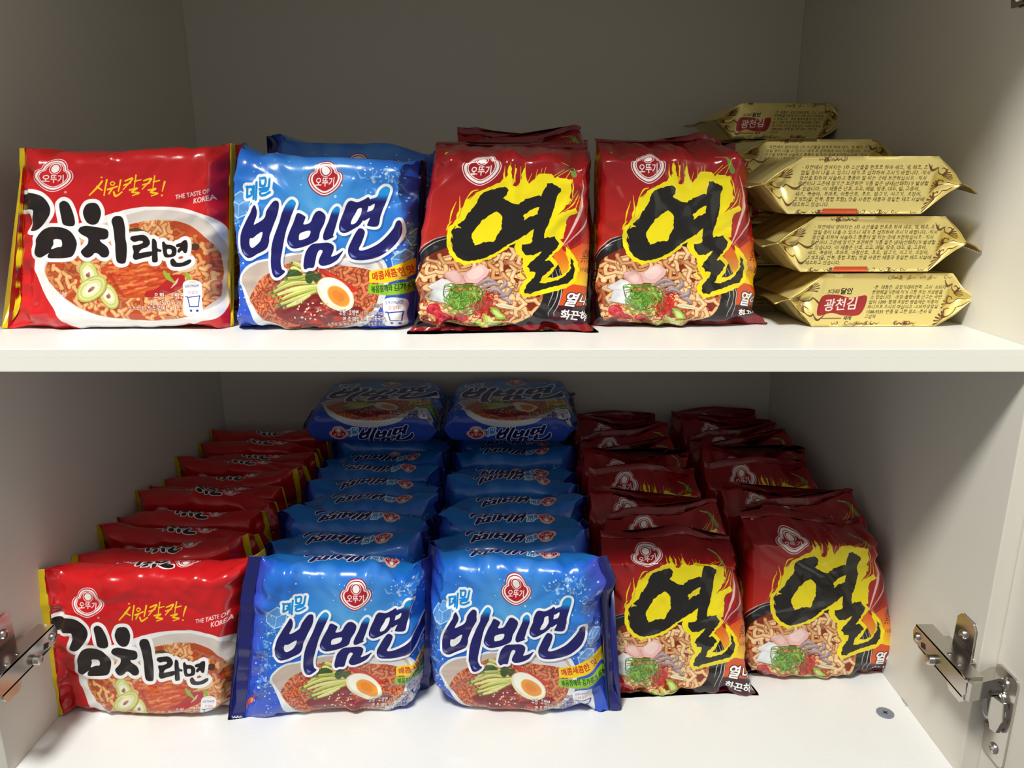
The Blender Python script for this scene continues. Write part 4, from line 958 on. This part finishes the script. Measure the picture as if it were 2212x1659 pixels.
cab = empty('cupboard', (0, YF, 0), 'white laminate cupboard with one shelf, chrome hinges and an open door', 'cupboard')
def part(name, dims, m, bevel=.0008, parent=cab):
    x0, x1, y0, y1, z0, z1 = dims; oy = parent.location.y if parent == cab else 0
    bm = box_bm(x0, x1, y0-YF, y1-YF, z0, z1)
    o = bm_obj(name, bm, m, cab, bevel=bevel)
    return o
part('side_panel', (XL-PT, XL, YF, YB+.006, 0, ZT+PT), M_IN); part('side_panel', (XR, XR+PT, YF, YB+.006, 0, ZT+PT), M_IN)
part('back_panel', (XL, XR, YB, YB+.006, 0, ZT), M_IN)
part('base_board', (XL, XR, YF, YB, 0, ZF), M_FLOOR)
part('top_board', (XL, XR, YF, YB, ZT, ZT+PT), M_IN)
sh = part('shelf', (XL, XR, YF+.0012, YB, ZS-ST, ZS), M_SHELF)
eb = bm_obj('edge_band', box_bm(XL+.0003, XR-.0003, 0, .0012, ZS-ST, ZS), M_EDGE, sh, bevel=.0004)
part('shade_visor', (XL-PT, XR+PT, YF-VISOR, YF, ZT+PT, ZT+PT+.03), M_IN)  # unseen visor, added to throw shade on the upper compartment

# ---- hinges
def metal(name, col, rough, bump=0.):
    m, nt, b = mat(name); b.inputs['Base Color'].default_value = lin(col); b.inputs['Metallic'].default_value = 1.; b.inputs['Roughness'].default_value = rough
    if bump:
        noise_bump(nt, b, 90., bump, .001)
    return m
M_NI = metal('nickel', (205, 200, 192), .22, .04); M_ND = metal('polished_nickel', (190, 186, 180), .10); M_SC = metal('screw_steel', (200, 196, 190), .25)
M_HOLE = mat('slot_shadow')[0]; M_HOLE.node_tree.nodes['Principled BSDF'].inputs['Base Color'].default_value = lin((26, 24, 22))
M_CAPG = mat('grey_plastic')[0]; M_CAPG.node_tree.nodes['Principled BSDF'].inputs['Base Color'].default_value = lin((120, 128, 140)); M_CAPG.node_tree.nodes['Principled BSDF'].inputs['Roughness'].default_value = .4

def prism(bm, pts, axis, a0, a1):
    # extrude an outline along one axis; pts are the two other coordinates in order
    def co(p, t):
        return {'x': (t, p[0], p[1]), 'y': (p[0], t, p[1]), 'z': (p[0], p[1], t)}[axis]
    A = [bm.verts.new(co(p, a0)) for p in pts]; B = [bm.verts.new(co(p, a1)) for p in pts]; n = len(pts)
    bm.faces.new(A); bm.faces.new(B[::-1])
    for i in range(n):
        bm.faces.new((A[i], A[(i+1) % n], B[(i+1) % n], B[i]))
    return bm

def screw_bm(c, axis, r, h, cross=True):
    # pan head with a cross recess, facing along +-axis (unit vector)
    bm = bmesh.new(); n = 20; prof = [(r, 0), (r*.98, h*.35), (r*.8, h*.8), (r*.45, h), (r*.42, h*.55)]
    ax = Vector(axis); q = ax.to_track_quat('Z', 'Y'); rings = []
    for rr, hh in prof:
        rings.append([bm.verts.new(Vector(c)+q @ Vector((rr*(1 if rr > r*.5 or not cross else (.55+.45*abs(math.cos(2*k*2*math.pi/n))))*math.cos(k*2*math.pi/n), rr*(1 if rr > r*.5 or not cross else (.55+.45*abs(math.cos(2*k*2*math.pi/n))))*math.sin(k*2*math.pi/n), hh))) for k in range(n)])
    for a, b in zip(rings, rings[1:]):
        for k in range(n):
            bm.faces.new((a[k], a[(k+1) % n], b[(k+1) % n], b[k]))
    bm.faces.new(rings[-1]); bm.faces.new(rings[0][::-1])
    return bm

def hinge(sx, wall, zc, door_x, xf):
    # sx: +1 when the interior lies towards +x of the wall; local x counts from the wall inwards, y into the cupboard from the front edge
    root = bpy.data.objects.new('hinge', None); root.empty_display_size = .02; link(root, cab); root.location = (wall, 0, zc); root.scale = (sx, 1, 1)
    # wing plate screwed to the side panel, bent out towards the arm
    bm = bmesh.new()
    for s in (1, -1):
        prism(bm, [(.008, s*.006), (.0315, s*.006), (.0305, s*.030), (.0265, s*.0345), (.012, s*.0345), (.0085, s*.030)], 'x', 0., .0022)
    box_bm(0, .0075, .002, .040, -.0065, .0065, bm)
    bm_obj('mounting_plate', bm, M_NI, root, bevel=.0009)
    for s in (1, -1):
        bm_obj('screw', screw_bm((.0022, .0205, s*.0205), (1, 0, 0), .0042, .0026), M_SC, root, smooth=True)
    # arm: folded channel, open towards the wall
    bm = bmesh.new()
    prism(bm, [(-.018, -.0085), (.030, -.0085), (.0545, -.0070), (.0565, .0005), (.0535, .0085), (-.012, .0092), (-.0205, .0060), (-.0215, -.002)], 'x', .0195, .0212)
    prism(bm, [(-.018, .0072), (.0535, .0070), (.0535, .0085), (-.018, .0092)], 'x', .0075, .0212)
    prism(bm, [(-.018, -.0085), (.046, -.0085), (.046, -.0070), (-.018, -.0070)], 'x', .0075, .0212)
    prism(bm, [(.004, -.005), (.046, -.005), (.046, .005), (.004, .005)], 'x', .0060, .0195)
    bm_obj('arm', bm, M_NI, root, bevel=.0008)
    bm_obj('screw', screw_bm((.0212, .0490, -.0008), (1, 0, 0), .0038, .0026), M_SC, root, smooth=True)
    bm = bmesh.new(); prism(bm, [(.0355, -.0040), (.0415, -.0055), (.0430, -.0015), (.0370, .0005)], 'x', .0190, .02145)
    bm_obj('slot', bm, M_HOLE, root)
    # set screw with its thread
    bm = bmesh.new(); n = 18; rings = []
    q = Vector((1, 0, 0)).to_track_quat('Z', 'Y')
    for i in range(13):
        rr = .0037 if i % 2 else .0042
        if i == 12:
            rr = .0026
        rings.append([bm.verts.new(Vector((.0205, .0235, -.0048))+q @ Vector((rr*math.cos(k*2*math.pi/n), rr*math.sin(k*2*math.pi/n), 0.0058*i/12))) for k in range(n)])
    for a, b in zip(rings, rings[1:]):
        for k in range(n):
            bm.faces.new((a[k], a[(k+1) % n], b[(k+1) % n], b[k]))
    bm.faces.new(rings[-1])
    bm_obj('set_screw', bm, M_SC, root, smooth=True)
    for y in (-.0020, .0115):
        bm_obj('rivet', screw_bm((.0165, y, .0084), (0, 0, 1), .0020, .0010, False), M_ND, root, smooth=True)
    # link from the arm to the cup in the door
    dx = -(door_x-wall)*1.*(1 if sx < 0 else -1) if False else (door_x-wall)*sx      # negative: beyond the wall
    bm = bmesh.new()
    prism(bm, [(.0205, -.0215), (.0195, -.0245), (dx+.004, -.0160), (dx-.003, -.0120), (dx-.003, -.0025), (dx+.006, -.0030), (.0085, -.0120)], 'z', -.0078, .0074)
    bm_obj('link', bm, M_ND, root, bevel=.001, smooth=True)
    if xf is None:
        return root
    # cup with its flange on the inner face of the door; built where the open door stands
    zc2 = -.0265; yc = -.0155
    bm = bmesh.new()
    pts = []
    hw, hh, rr = .0130, .0385, .0045
    for cx, cz, a0 in ((hw-rr, hh-rr, 0), (-hw+rr, hh-rr, 90), (-hw+rr, -hh+rr, 180), (hw-rr, -hh+rr, 270)):
        for k in range(5):
            a = math.radians(a0+k*22.5); pts.append((yc+cx+rr*math.cos(a), zc2+cz+rr*math.sin(a)))
    prism(bm, pts, 'x', dx+.0003, dx+.0020)
    bm_obj('flange', bm, M_NI, root, bevel=.0005)
    bm = bmesh.new(); n = 36; rings = []
    for rr, xx in ((.0180, .0010), (.0182, .0040), (.0172, .0056), (.0158, .0050), (.0140, .0030), (.0090, .0022), (.001, .0021)):
        rings.append([bm.verts.new((dx+xx, yc+.004+rr*.72*math.cos(k*2*math.pi/n), zc2+.004+rr*math.sin(k*2*math.pi/n))) for k in range(n)])
    for a, b in zip(rings, rings[1:]):
        for k in range(n):
            bm.faces.new((a[k], a[(k+1) % n], b[(k+1) % n], b[k]))
    bm.faces.new(rings[-1])
    bm_obj('cup', bm, M_ND, root, smooth=True)
    bm = bmesh.new()
    prism(bm, [(yc-.0075, zc2+.016), (yc+.0060, zc2+.013), (yc+.0075, zc2-.002), (yc+.0015, zc2-.013), (yc-.0055, zc2-.011), (yc-.0095, zc2+.002)], 'x', dx+.003, dx+.0062)
    bm_obj('cup_arm', bm, M_ND, root, bevel=.0012, smooth=True)
    for s in (1, -1):
        bm_obj('screw', screw_bm((dx+.0020, yc-.001, zc2+s*.0285), (1, 0, 0), .0045, .0022), M_SC, root, smooth=True)
    return root

DX = XR+.0135
for z in (ZC-.3700, ZC+.1170):
    hinge(-1, XR, z, DX, True)
    hinge(1, XL, z, XL-PT, True)
# the doors: the one on this side swung open square to the front, the other wider open
def door(x, y, ang, sx):
    bm = box_bm(0, sx*.018, -.39, 0, .0, ZT+PT)
    d = bm_obj('door', bm, M_IN, cab, bevel=.001); d.location = (x, y-YF, 0); d.rotation_euler = (0, 0, ang); return d
door(DX, YF-.0004, 0., 1); door(XL-PT-.0205, YF-.004, math.radians(-38), -1)

# cam cover let into the base board
c = at_z(1912, 1541, ZF)
cap = empty('cover_cap', (c.x, c.y, ZF), 'small grey round cap on the white cupboard floor beside the side panel', 'cap')
bm = bmesh.new(); n = 28; rings = []
for rr, zz in ((.0074, .0001), (.0074, .0008), (.0066, .0013), (.0058, .0012), (.0050, .0010), (.0030, .0010)):
    rings.append([bm.verts.new((rr*math.cos(k*2*math.pi/n), rr*math.sin(k*2*math.pi/n), zz)) for k in range(n)])
for a, b in zip(rings, rings[1:]):
    for k in range(n):
        bm.faces.new((a[k], a[(k+1) % n], b[(k+1) % n], b[k]))
bm.faces.new(rings[-1]); bm.faces.new(rings[0][::-1]); bm_obj('disc', bm, M_CAPG, cap, smooth=True)
# a bit of lint by the side panel
hp = [at_z(x, y, ZF+.0004) for x, y in ((1948, 1508), (1952, 1516), (1956, 1520), (1957, 1526), (1960, 1522))]
hv, hf = [], []
for i_, p_ in enumerate(hp):
    t_ = (hp[min(i_+1, 4)]-hp[max(i_-1, 0)]).normalized(); s_ = Vector((-t_.y, t_.x, 0))*.00022
    hv += [p_-hp[0]+s_, p_-hp[0]-s_+Vector((0, 0, .0003)), p_-hp[0]-s_*.2-Vector((0, 0, .0002))]
for i_ in range(4):
    for k_ in range(3):
        hf.append((i_*3+k_, i_*3+(k_+1) % 3, i_*3+3+(k_+1) % 3, i_*3+3+k_))
th = mesh_obj('lint_thread', hv, hf, M_CAPG); th.location = hp[0]; tag(th, 'tiny dark lint thread on the white cupboard floor by the side panel', 'lint')
for a in (0, math.pi/2):
    bm = box_bm(-.0022, .0022, -.0004, .0004, .0008, .00135); bmesh.ops.rotate(bm, verts=bm.verts, matrix=Matrix.Rotation(a+.4, 3, 'Z')); bm_obj('slot', bm, M_HOLE, cap)

# ---------------------------------------------------------------- packets
A_K, A_B, A_H = art_kimchi(), art_blue(), art_hot()
M_K = (film('kimchi_film', A_K.image('kimchi_print'), rough=.22), film('yellow_seal', None, (236, 204, 16), .35))
M_B = (film('blue_film', A_B.image('blue_print'), rough=.26), film('navy_seal', None, (22, 26, 104), .35))
M_H = (film('hot_film', A_H.image('hot_print'), rough=.2), film('maroon_seal', None, (130, 12, 20), .3))
KIND = {'k': (A_K, M_K, False), 'b': (A_B, M_B, False), 'h': (A_H, M_H, True)}
LAB = {'k': 'red kimchi noodle packet', 'b': 'blue noodle packet with navy lettering', 'h': 'dark red noodle packet with yellow flame lettering'}

UP, LOW = 'noodle packets on the upper shelf', 'noodle packets in rows below the shelf'
# face corners measured on the photograph: TL, TR, BR, BL, then how far the top leans back
FRONT = [
 ('k', [(58, 318), (466, 314), (468, 711), (50, 712)], ZS, .008, dict(uvr=(.06, 1.01, .0, 1), ext=(.04, .025), fin=(.03, .008), plane=(.2, .4), flare=(.0, .06), curl=(0, .004), pulls=[(-.06, 1.02, .10, .09, -.08, 0, 0), (1.04, .95, .08, .10, .02, 0, -.006), (.5, 0, .3, .06, 0, .012, 0)]), 'red kimchi noodle packet standing at the end of the upper shelf', UP, 11),
 ('b', [(480, 322), (890, 338), (873, 713), (490, 713)], ZS, .008, dict(uvr=(0, 1, .05, 1), ext=(.03, .025), fin=(.05, .02), plane=(1., .45), flare=(.08, .03), curl=(.012, .008), pulls=[(.0, -.02, .12, .1, .02, -.04, .004), (.9, 0, .3, .08, 0, .02, 0)]), 'blue noodle packet standing in front on the upper shelf', UP, 12),
 ('h', [(930, 322), (1282, 332), (1272, 714), (893, 716)], ZS, .008, dict(uvr=(0, 1.04, -.01, 1.03), ext=(.06, .02), fin=(.03, .05), plane=(.8, .2), flare=(.0, .05), curl=(.012, -.004), pulls=[(1.0, 1.03, .12, .06, .03, .02, -.006), (-.02, 1.02, .1, .06, -.012, .0, 0)]), 'dark red flame lettered noodle packet beside the blue one on the upper shelf', UP, 13),
 ('h', [(1300, 322), (1609, 328), (1662, 704), (1290, 708)], ZS, .008, dict(uvr=(0, 1.045, 0, 1), ext=(.07, .02), fin=(.03, .04), plane=(.8, .3), flare=(-.05, .05), curl=(.008, .003), pulls=[(.82, -.12, .12, .1, 0, -.04, 0), (1.0, .7, .1, .3, .008, 0, .004)]), 'dark red flame lettered noodle packet beside the gold seaweed packs', UP, 14),
 ('k', [(108, 1248), (500, 1240), (484, 1560), (135, 1544)], ZF, .006, dict(uvr=(0, 1, .0, .87), ext=(.015, .03), fin=(.06, .02), plane=(.08, .5), flare=(.06, .06), curl=(-.003, .006), pulls=[(-.05, -.03, .12, .12, -.02, -.03, 0), (1.05, .1, .1, .2, .04, 0, .006), (1., 1.02, .08, .07, -.03, -.02, 0), (0, 1.02, .12, .08, .03, -.03, 0)]), LAB['k']+' at the front of the lower kimchi row', LOW, 15),
 ('b', [(568, 1232), (908, 1238), (902, 1536), (556, 1552)], ZF, .006, dict(uvr=(0, .92, .03, 1), ext=(.06, .03), fin=(.085, .05), plane=(.12, .6), flare=(.08, .03), curl=(0, .004), pulls=[(-.15, 1.05, .12, .12, -.03, .05, -.004), (-.1, -.02, .12, .1, .05, -.04, 0), (1, .98, .1, .1, -.03, -.03, 0), (.95, 0, .12, .1, -.05, .03, 0)]), 'blue noodle packet with navy seal, front of the row next to the kimchi packets', LOW, 16),
 ('b', [(930, 1220), (1272, 1228), (1284, 1550), (920, 1536)], ZF, .006, dict(uvr=(0, 1, .03, 1), ext=(.03, .06), fin=(.05, .06), plane=(.7, .35), flare=(.02, .04), curl=(.006, .002), pulls=[(0, 1.02, .16, .14, .09, -.07, .004), (1.1, .97, .09, .07, .05, .03, -.006), (1.1, .12, .1, .1, .05, 0, -.004), (0, 0, .12, .1, .03, .02, .004)]), 'blue noodle packet, front of the row next to the dark red packets', LOW, 17),
 ('h', [(1306, 1200), (1606, 1206), (1622, 1500), (1300, 1502)], ZF, .014, dict(uvr=(0, 1.045, .12, .99), ext=(.03, .02), fin=(.03, .05), plane=(.8, .2), flare=(-.02, .08), curl=(.006, -.003), pulls=[(.2, -.1, .2, .08, 0, .04, 0), (.62, -.08, .14, .07, 0, -.035, .003), (.9, -.08, .1, .07, 0, .03, 0), (1, 1, .12, .08, .015, .02, -.003), (0, .98, .12, .08, .04, 0, 0)]), 'dark red flame lettered packet, front of the lower row beside the blue packets', LOW, 18),
 ('h', [(1624, 1160), (1912, 1166), (1942, 1466), (1612, 1472)], ZF, .014, dict(uvr=(0, 1.04, .08, .97), ext=(.03, .02), fin=(.03, .04), plane=(.8, .3), flare=(-.04, .05), curl=(.006, .002), pulls=[(1, .1, .1, .2, -.01, 0, .004), (.3, -.08, .16, .07, 0, -.03, .002), (.8, -.08, .16, .07, 0, .045, 0), (0, 1, .14, .07, .03, -.02, 0)]), 'dark red flame lettered packet, front of the lower row along the side panel', LOW, 19),
]
BASES = []
for kind, q, z, lean, kw, label, grp, seed in FRONT:
    art, mats, vert = KIND[kind]
    BR, BL = at_z(*q[2], z+.001), at_z(*q[3], z+.001)
    TL, TR = at_y(*q[0], BL.y+lean), at_y(*q[1], BR.y+lean)
    base = ((BL.x+BR.x)/2, (BL.y+BR.y)/2+.015, z); BASES.append(base)
    parts = packet_parts(TL, TR, BR, BL, .037 if kind == 'k' else .041, True, seed, ns=84, nf=60, nb=16, amp=.0024, ncr=110, vertical=vert, art=art, floor=z, **kw)
    make_packet(label, grp, base, parts, mats)
    print(kind, 'W %.3f H %.3f' % ((TR-TL).length, (TL-BL).length), 'base', [round(x, 3) for x in base], 'top z', round(TL.z, 3))

# rows behind: a few bags of each kind, then copies with their own tilt
ORD = ['second', 'third', 'fourth', 'fifth', 'sixth', 'seventh', 'eighth', 'ninth', 'tenth', 'eleventh', 'twelfth']
DIM = {'k': (.146, .134), 'b': (.140, .136), 'h': (.120, .140)}
rngL = np.random.default_rng(77)
PROTO = {}; TH = {'k': .0275, 'b': .038, 'h': .034}
def proto_parts(kind, i):
    art, mats, vert = KIND[kind]; W, H = DIM[kind]; T = TH[kind]
    kw = dict(uvr=(0, 1, .13, .99), ext=(.06, .03), fin=(.045, .03), plane=(.7, .3), flare=((-.10, .02, -.04, .0, -.14)[i], .03), curl=((.002, .001, .003, -.002, .002)[i], 0), pulls=[(.1, -.08, .22, .1, 0, (.05, -.06, .03, -.07, .06)[i], .002), (.9, -.08, .2, .1, 0, (-.05, .06, .05, -.03, -.07)[i], .004), (.5, -.05, .25, .1, 0, (.03, .02, -.05, .05, 0)[i], 0)], wob=.018) if vert else dict(ext=(.025, .025), fin=(.026, .026), plane=(.5, .5), flare=(.04, .04), curl=(.001*(i-2), .0012*(2-i)), pulls=[(.02, 0, .16, .14, .02, (.05, -.04, .07, .0, .03)[i], .003), (.97, 0, .18, .14, -.02, (-.03, .06, .02, .07, .0)[i], .003), (.5, 0, .3, .1, 0, (.02, .0, .03, -.02, .04)[i], 0)], wob=.012)
    return packet_parts((-W/2, 0, H), (W/2, 0, H), (W/2, 0, 0), (-W/2, 0, 0), T, True, 100+i*7+ord(kind), ns=46, nf=26, nb=8, amp=.0020, ncr=60, belly=.0008, vertical=vert, art=art, floor=0., **kw)
def place(kind, i, loc, rot, label, group, scale=(1, 1, 1)):
    key = (kind, i % 5)
    if key not in PROTO:
        PROTO[key] = make_packet(label, group, (0, 0, 0), proto_parts(*key), KIND[kind][1])
        r = PROTO[key]; r.location = loc; r.rotation_euler = rot; r.scale = scale
        return r
    return copy_thing(PROTO[key], loc, rot, label, group, scale)

ROWS = [
 ('k', 4, 10, -.326, 'red kimchi packet, %s from the front of the lower kimchi row'),
 ('b', 5, 8, -.156, 'blue packet, %s from the front of the row next to the kimchi packets'),
 ('b', 6, 8, .000, 'blue packet, %s from the front of the row next to the dark red packets'),
 ('h', 7, 8, .142, 'dark red packet, %s from the front of the lower row beside the blue packets'),
 ('h', 8, 8, .280, 'dark red packet, %s from the front of the lower row along the side panel'),
]
for kind, fi, cnt, X, lab in ROWS:
    y0 = BASES[fi][1]-.015+{'h': .063, 'b': .074, 'k': .076}[kind]; y1 = YB-.052
    x0 = BASES[fi][0]; pitch = (y1-y0)/(cnt-1)
    for j in range(cnt):
        a = math.radians(rngL.uniform(-2, 1) if kind == 'h' else rngL.uniform(8.5, 10.5)); x = x0+(X-x0)*min(1, (j+1)/3)+rngL.normal(0, .003)
        place(kind, j, (x, y0+pitch*j, ZF+max(0, .034*math.sin(-a))+.0005), (a, 0, math.radians(rngL.normal(0, 2.0))), lab % ORD[j], LOW, (1, min(1., pitch/(TH[kind]+.005)), rngL.uniform(.96, 1.03)*(.96 if kind == 'h' and j < 2 else 1)))
# two blue packets lying on top of their rows, at the back
for X, i, lab in ((-.170, 1, 'blue packet lying flat on the row next to the kimchi packets, at the back'), (-.004, 2, 'blue packet lying flat on the row next to the dark red packets, at the back')):
    place('b', i, (X, .880, ZF+.151+.038), (math.radians(-85), 0, math.radians(-1.5)), lab, LOW, (1.08, 1.02, .97))
# second packets on the upper shelf
for kind, i, loc, rz, lab, s in (
  ('k', 0, (-.310, .668, ZS), 2, 'red kimchi packet half hidden behind the front one on the upper shelf', 1.0), 
  ('b', 1, (-.138, .672, ZS), -1, 'blue packet half hidden behind the front blue one on the upper shelf', 1.03), 
  ('h', 0, (.004, .662, ZS), 0, 'dark red packet directly behind the one beside the blue packet, upper shelf', .96), ('h', 1, (.012, .716, ZS), 2, 'dark red packet third in its row beside the blue packet, upper shelf', .98),
  ('h', 2, (.140, .660, ZS), 1, 'dark red packet directly behind the one beside the gold packs, upper shelf', .92)):
    a = math.radians(-5)
    place(kind, i, (loc[0], loc[1], loc[2]+.034*math.sin(-a)+.0005), (a, 0, math.radians(rz)), lab, UP, (1, 1, s))

# ---- gold seaweed packs
A_GA, A_GB = art_gold('A'), art_gold('B')
def foil(name, image):
    m = film(name, image, rough=.32, metal=.45, coat=.25, bump=.10)
    return m
M_GA, M_GB = foil('gold_foil_text', A_GA.image('gold_print_text')), foil('gold_foil_name', A_GB.image('gold_print_name'))
M_GS = film('gold_seal_foil', None, (178, 152, 84), .33, .8, 0.)
def gold_parts(seed, art, w=.0985, h=.0415, d=.085, tip=.0235, lean=.004):
    rng = np.random.default_rng(seed)
    xs = np.r_[np.linspace(-w/2-tip, -w/2, 12)[:-1], np.linspace(-w/2, w/2, 40), np.linspace(w/2, w/2+tip, 12)[1:]]
    # loop: front face top to bottom, then bottom, back, top; sharp corners carry two points
    nf, nd = 14, 16
    lz = np.r_[np.linspace(h, 0, nf), np.zeros(nd), np.linspace(0, h, 8), np.full(nd, h)]
    ly = np.r_[np.zeros(nf), np.linspace(0, d, nd), np.full(8, d), np.linspace(d, 0, nd)]
    tv = np.r_[np.linspace(0, 1, nf), 1+np.linspace(0, d/h, nd), np.full(8, 2.), -np.linspace(d/h, 0, nd)]
    X = np.repeat(xs[:, None], len(lz), 1); Z = np.repeat(lz[None], len(xs), 0); Y = np.repeat(ly[None], len(xs), 0); V = np.repeat(tv[None], len(xs), 0)
    f = np.clip((np.abs(X)-w/2)/tip, 0, 1); k = 1-.985*f
    mid = h*.52
    fr = np.zeros_like(Z); fr[:, :nf] = 1.
    U = X/w+.5
    Zn = mid+(Z-mid)*k
    # tuck of the end in the middle of its height
    tuck = .010*np.sin(np.pi*f)*(1-np.abs(Z/h-.5)*2)
    Yn = Y+np.where(Y < d*.5, 1, -1)*tuck
    Xn = X+lean*(Z/h-.5)*2*np.sign(1)*(1-f)
    cr = creases(np.clip(U, 0, 1), V, w, h, rng, 24, .0007, .6)
    cre = .0013*np.arcsin(np.sin(Y*260+rng.uniform(0, 6)+X*90))*np.sin(np.pi*np.clip(f*1.1, 0, 1))
    Zn = Zn+np.where(fr > 0, 0, cr*np.where(Z > h*.5, 1, 0))+cre
    Yn = Yn-np.where(fr > 0, cr*.8, 0)
    top = (Z > h*.9) & (fr == 0); Zn = Zn-np.where(top, .0015*np.sin(np.pi*np.clip(Y/d, 0, 1))*(1-f), 0)
    Zn = np.clip(Zn, 0, h+.001)
    UVu = (np.clip(U, -art.mu+.01, 1+art.mu-.01)+art.mu)/(1+2*art.mu); UVv = 1-(np.clip(V, -art.mv+.01, 1+art.mv-.01)+art.mv)/(1+2*art.mv)
    nj = len(lz); ni = len(xs)
    F = [(i*nj+j, i*nj+(j+1) % nj, (i+1)*nj+(j+1) % nj, (i+1)*nj+j) for i in range(ni-1) for j in range(nj)]
    F += [list(range(nj-1, -1, -1)), [(ni-1)*nj+j for j in range(nj)]]
    out = [[np.stack([Xn, Yn, Zn], -1).reshape(-1, 3), F, np.stack([UVu, UVv], -1).reshape(-1, 2)]]
    for sgn in (-1, 1):
        n = 57; vs = []; ys = np.linspace(-.001, d+.001, n); bend = rng.uniform(-.006, .004)
        L = .012; cols = 6
        for zz in (.0004, -.0004):
            for c in range(cols):
                t = c/(cols-1)
                for i, y in enumerate(ys):
                    l = L*t+(.0011*(i % 2) if c == cols-1 else 0)
                    vs.append((sgn*(w/2+tip-.0006+l), y, mid+zz+bend*t*t+.0016*t*math.sin(y*90+seed)+.00025*(c % 2)))
        fs = []
        for b in (0, 1):
            for c in range(cols-1):
                for i in range(n-1):
                    o = b*cols*n+c*n+i; q = (o, o+1, o+n+1, o+n); fs.append(q if b == 0 else q[::-1])
        for i in range(n-1):
            a = (cols-1)*n+i; b = cols*n+a; fs.append((a, a+1, b+1, b))
            a = i; b = cols*n+i; fs.append((a, a+1, b+1, b))
        for i in (0, n-1):
            for c in range(cols-1):
                a = c*n+i; b = cols*n+a; fs.append((a, a+n, b+n, b))
        out.append([np.array(vs), fs, None])
    return out
GP = {'A': gold_parts(5, A_GA), 'B': gold_parts(6, A_GB), 'C': gold_parts(9, A_GB)}
GM = {'A': (M_GA, M_GS), 'B': (M_GB, M_GS), 'C': (M_GB, M_GS)}
GPROTO = {}; TH = {'k': .0275, 'b': .038, 'h': .034}
def gold(kind, loc, rz, label, tilt=0., sz=1.):
    rot = (0, math.radians(tilt), math.radians(rz)); G = 'gold foil seaweed packs on the upper shelf'
    if kind not in GPROTO:
        r = GPROTO[kind] = make_packet(label, G, (0, 0, 0), GP[kind], GM[kind], cat='seaweed packet', name='seaweed_packet'); r.location = loc; r.rotation_euler = rot; r.scale = (1, 1, sz); return r
    return copy_thing(GPROTO[kind], loc, rot, label, G, (1, 1, sz))
g0 = at_z(1898, 706, ZS); H = .0434
gold('B', (g0.x, g0.y, ZS+.0004), 1.5, 'gold seaweed pack with a red name panel, bottom of the front stack')
g1 = at_y(1885, 526, g0.y-.004)
gold('A', (g1.x, g1.y, ZS+.0004+H), 1.0, 'gold seaweed pack with small print, middle of the front stack')
g2 = at_y(1864, 393, g0.y-.008)
gold('A', (g2.x, g2.y, ZS+.0004+2*H), -1.5, 'gold seaweed pack with small print, topmost of the front stack')
for j, t in enumerate(('lowest', 'second from below', 'third from below', 'topmost')):
    gold('A' if j == 3 else 'C', (.262+.004*(j % 2), .700, ZS+.0004+.0368*j), 5, 'gold seaweed pack, %s of the stack behind the front one' % t, sz=.84)
for j, t in enumerate(('lowest', 'second from below', 'third from below', 'fourth from below', 'topmost')):
    gold('B' if j == 4 else 'C', (.296+.003*(j % 2), .890, ZS+.0004+.0385*j), 4, 'gold seaweed pack, %s of the stack by the back panel' % t, sz=.90)
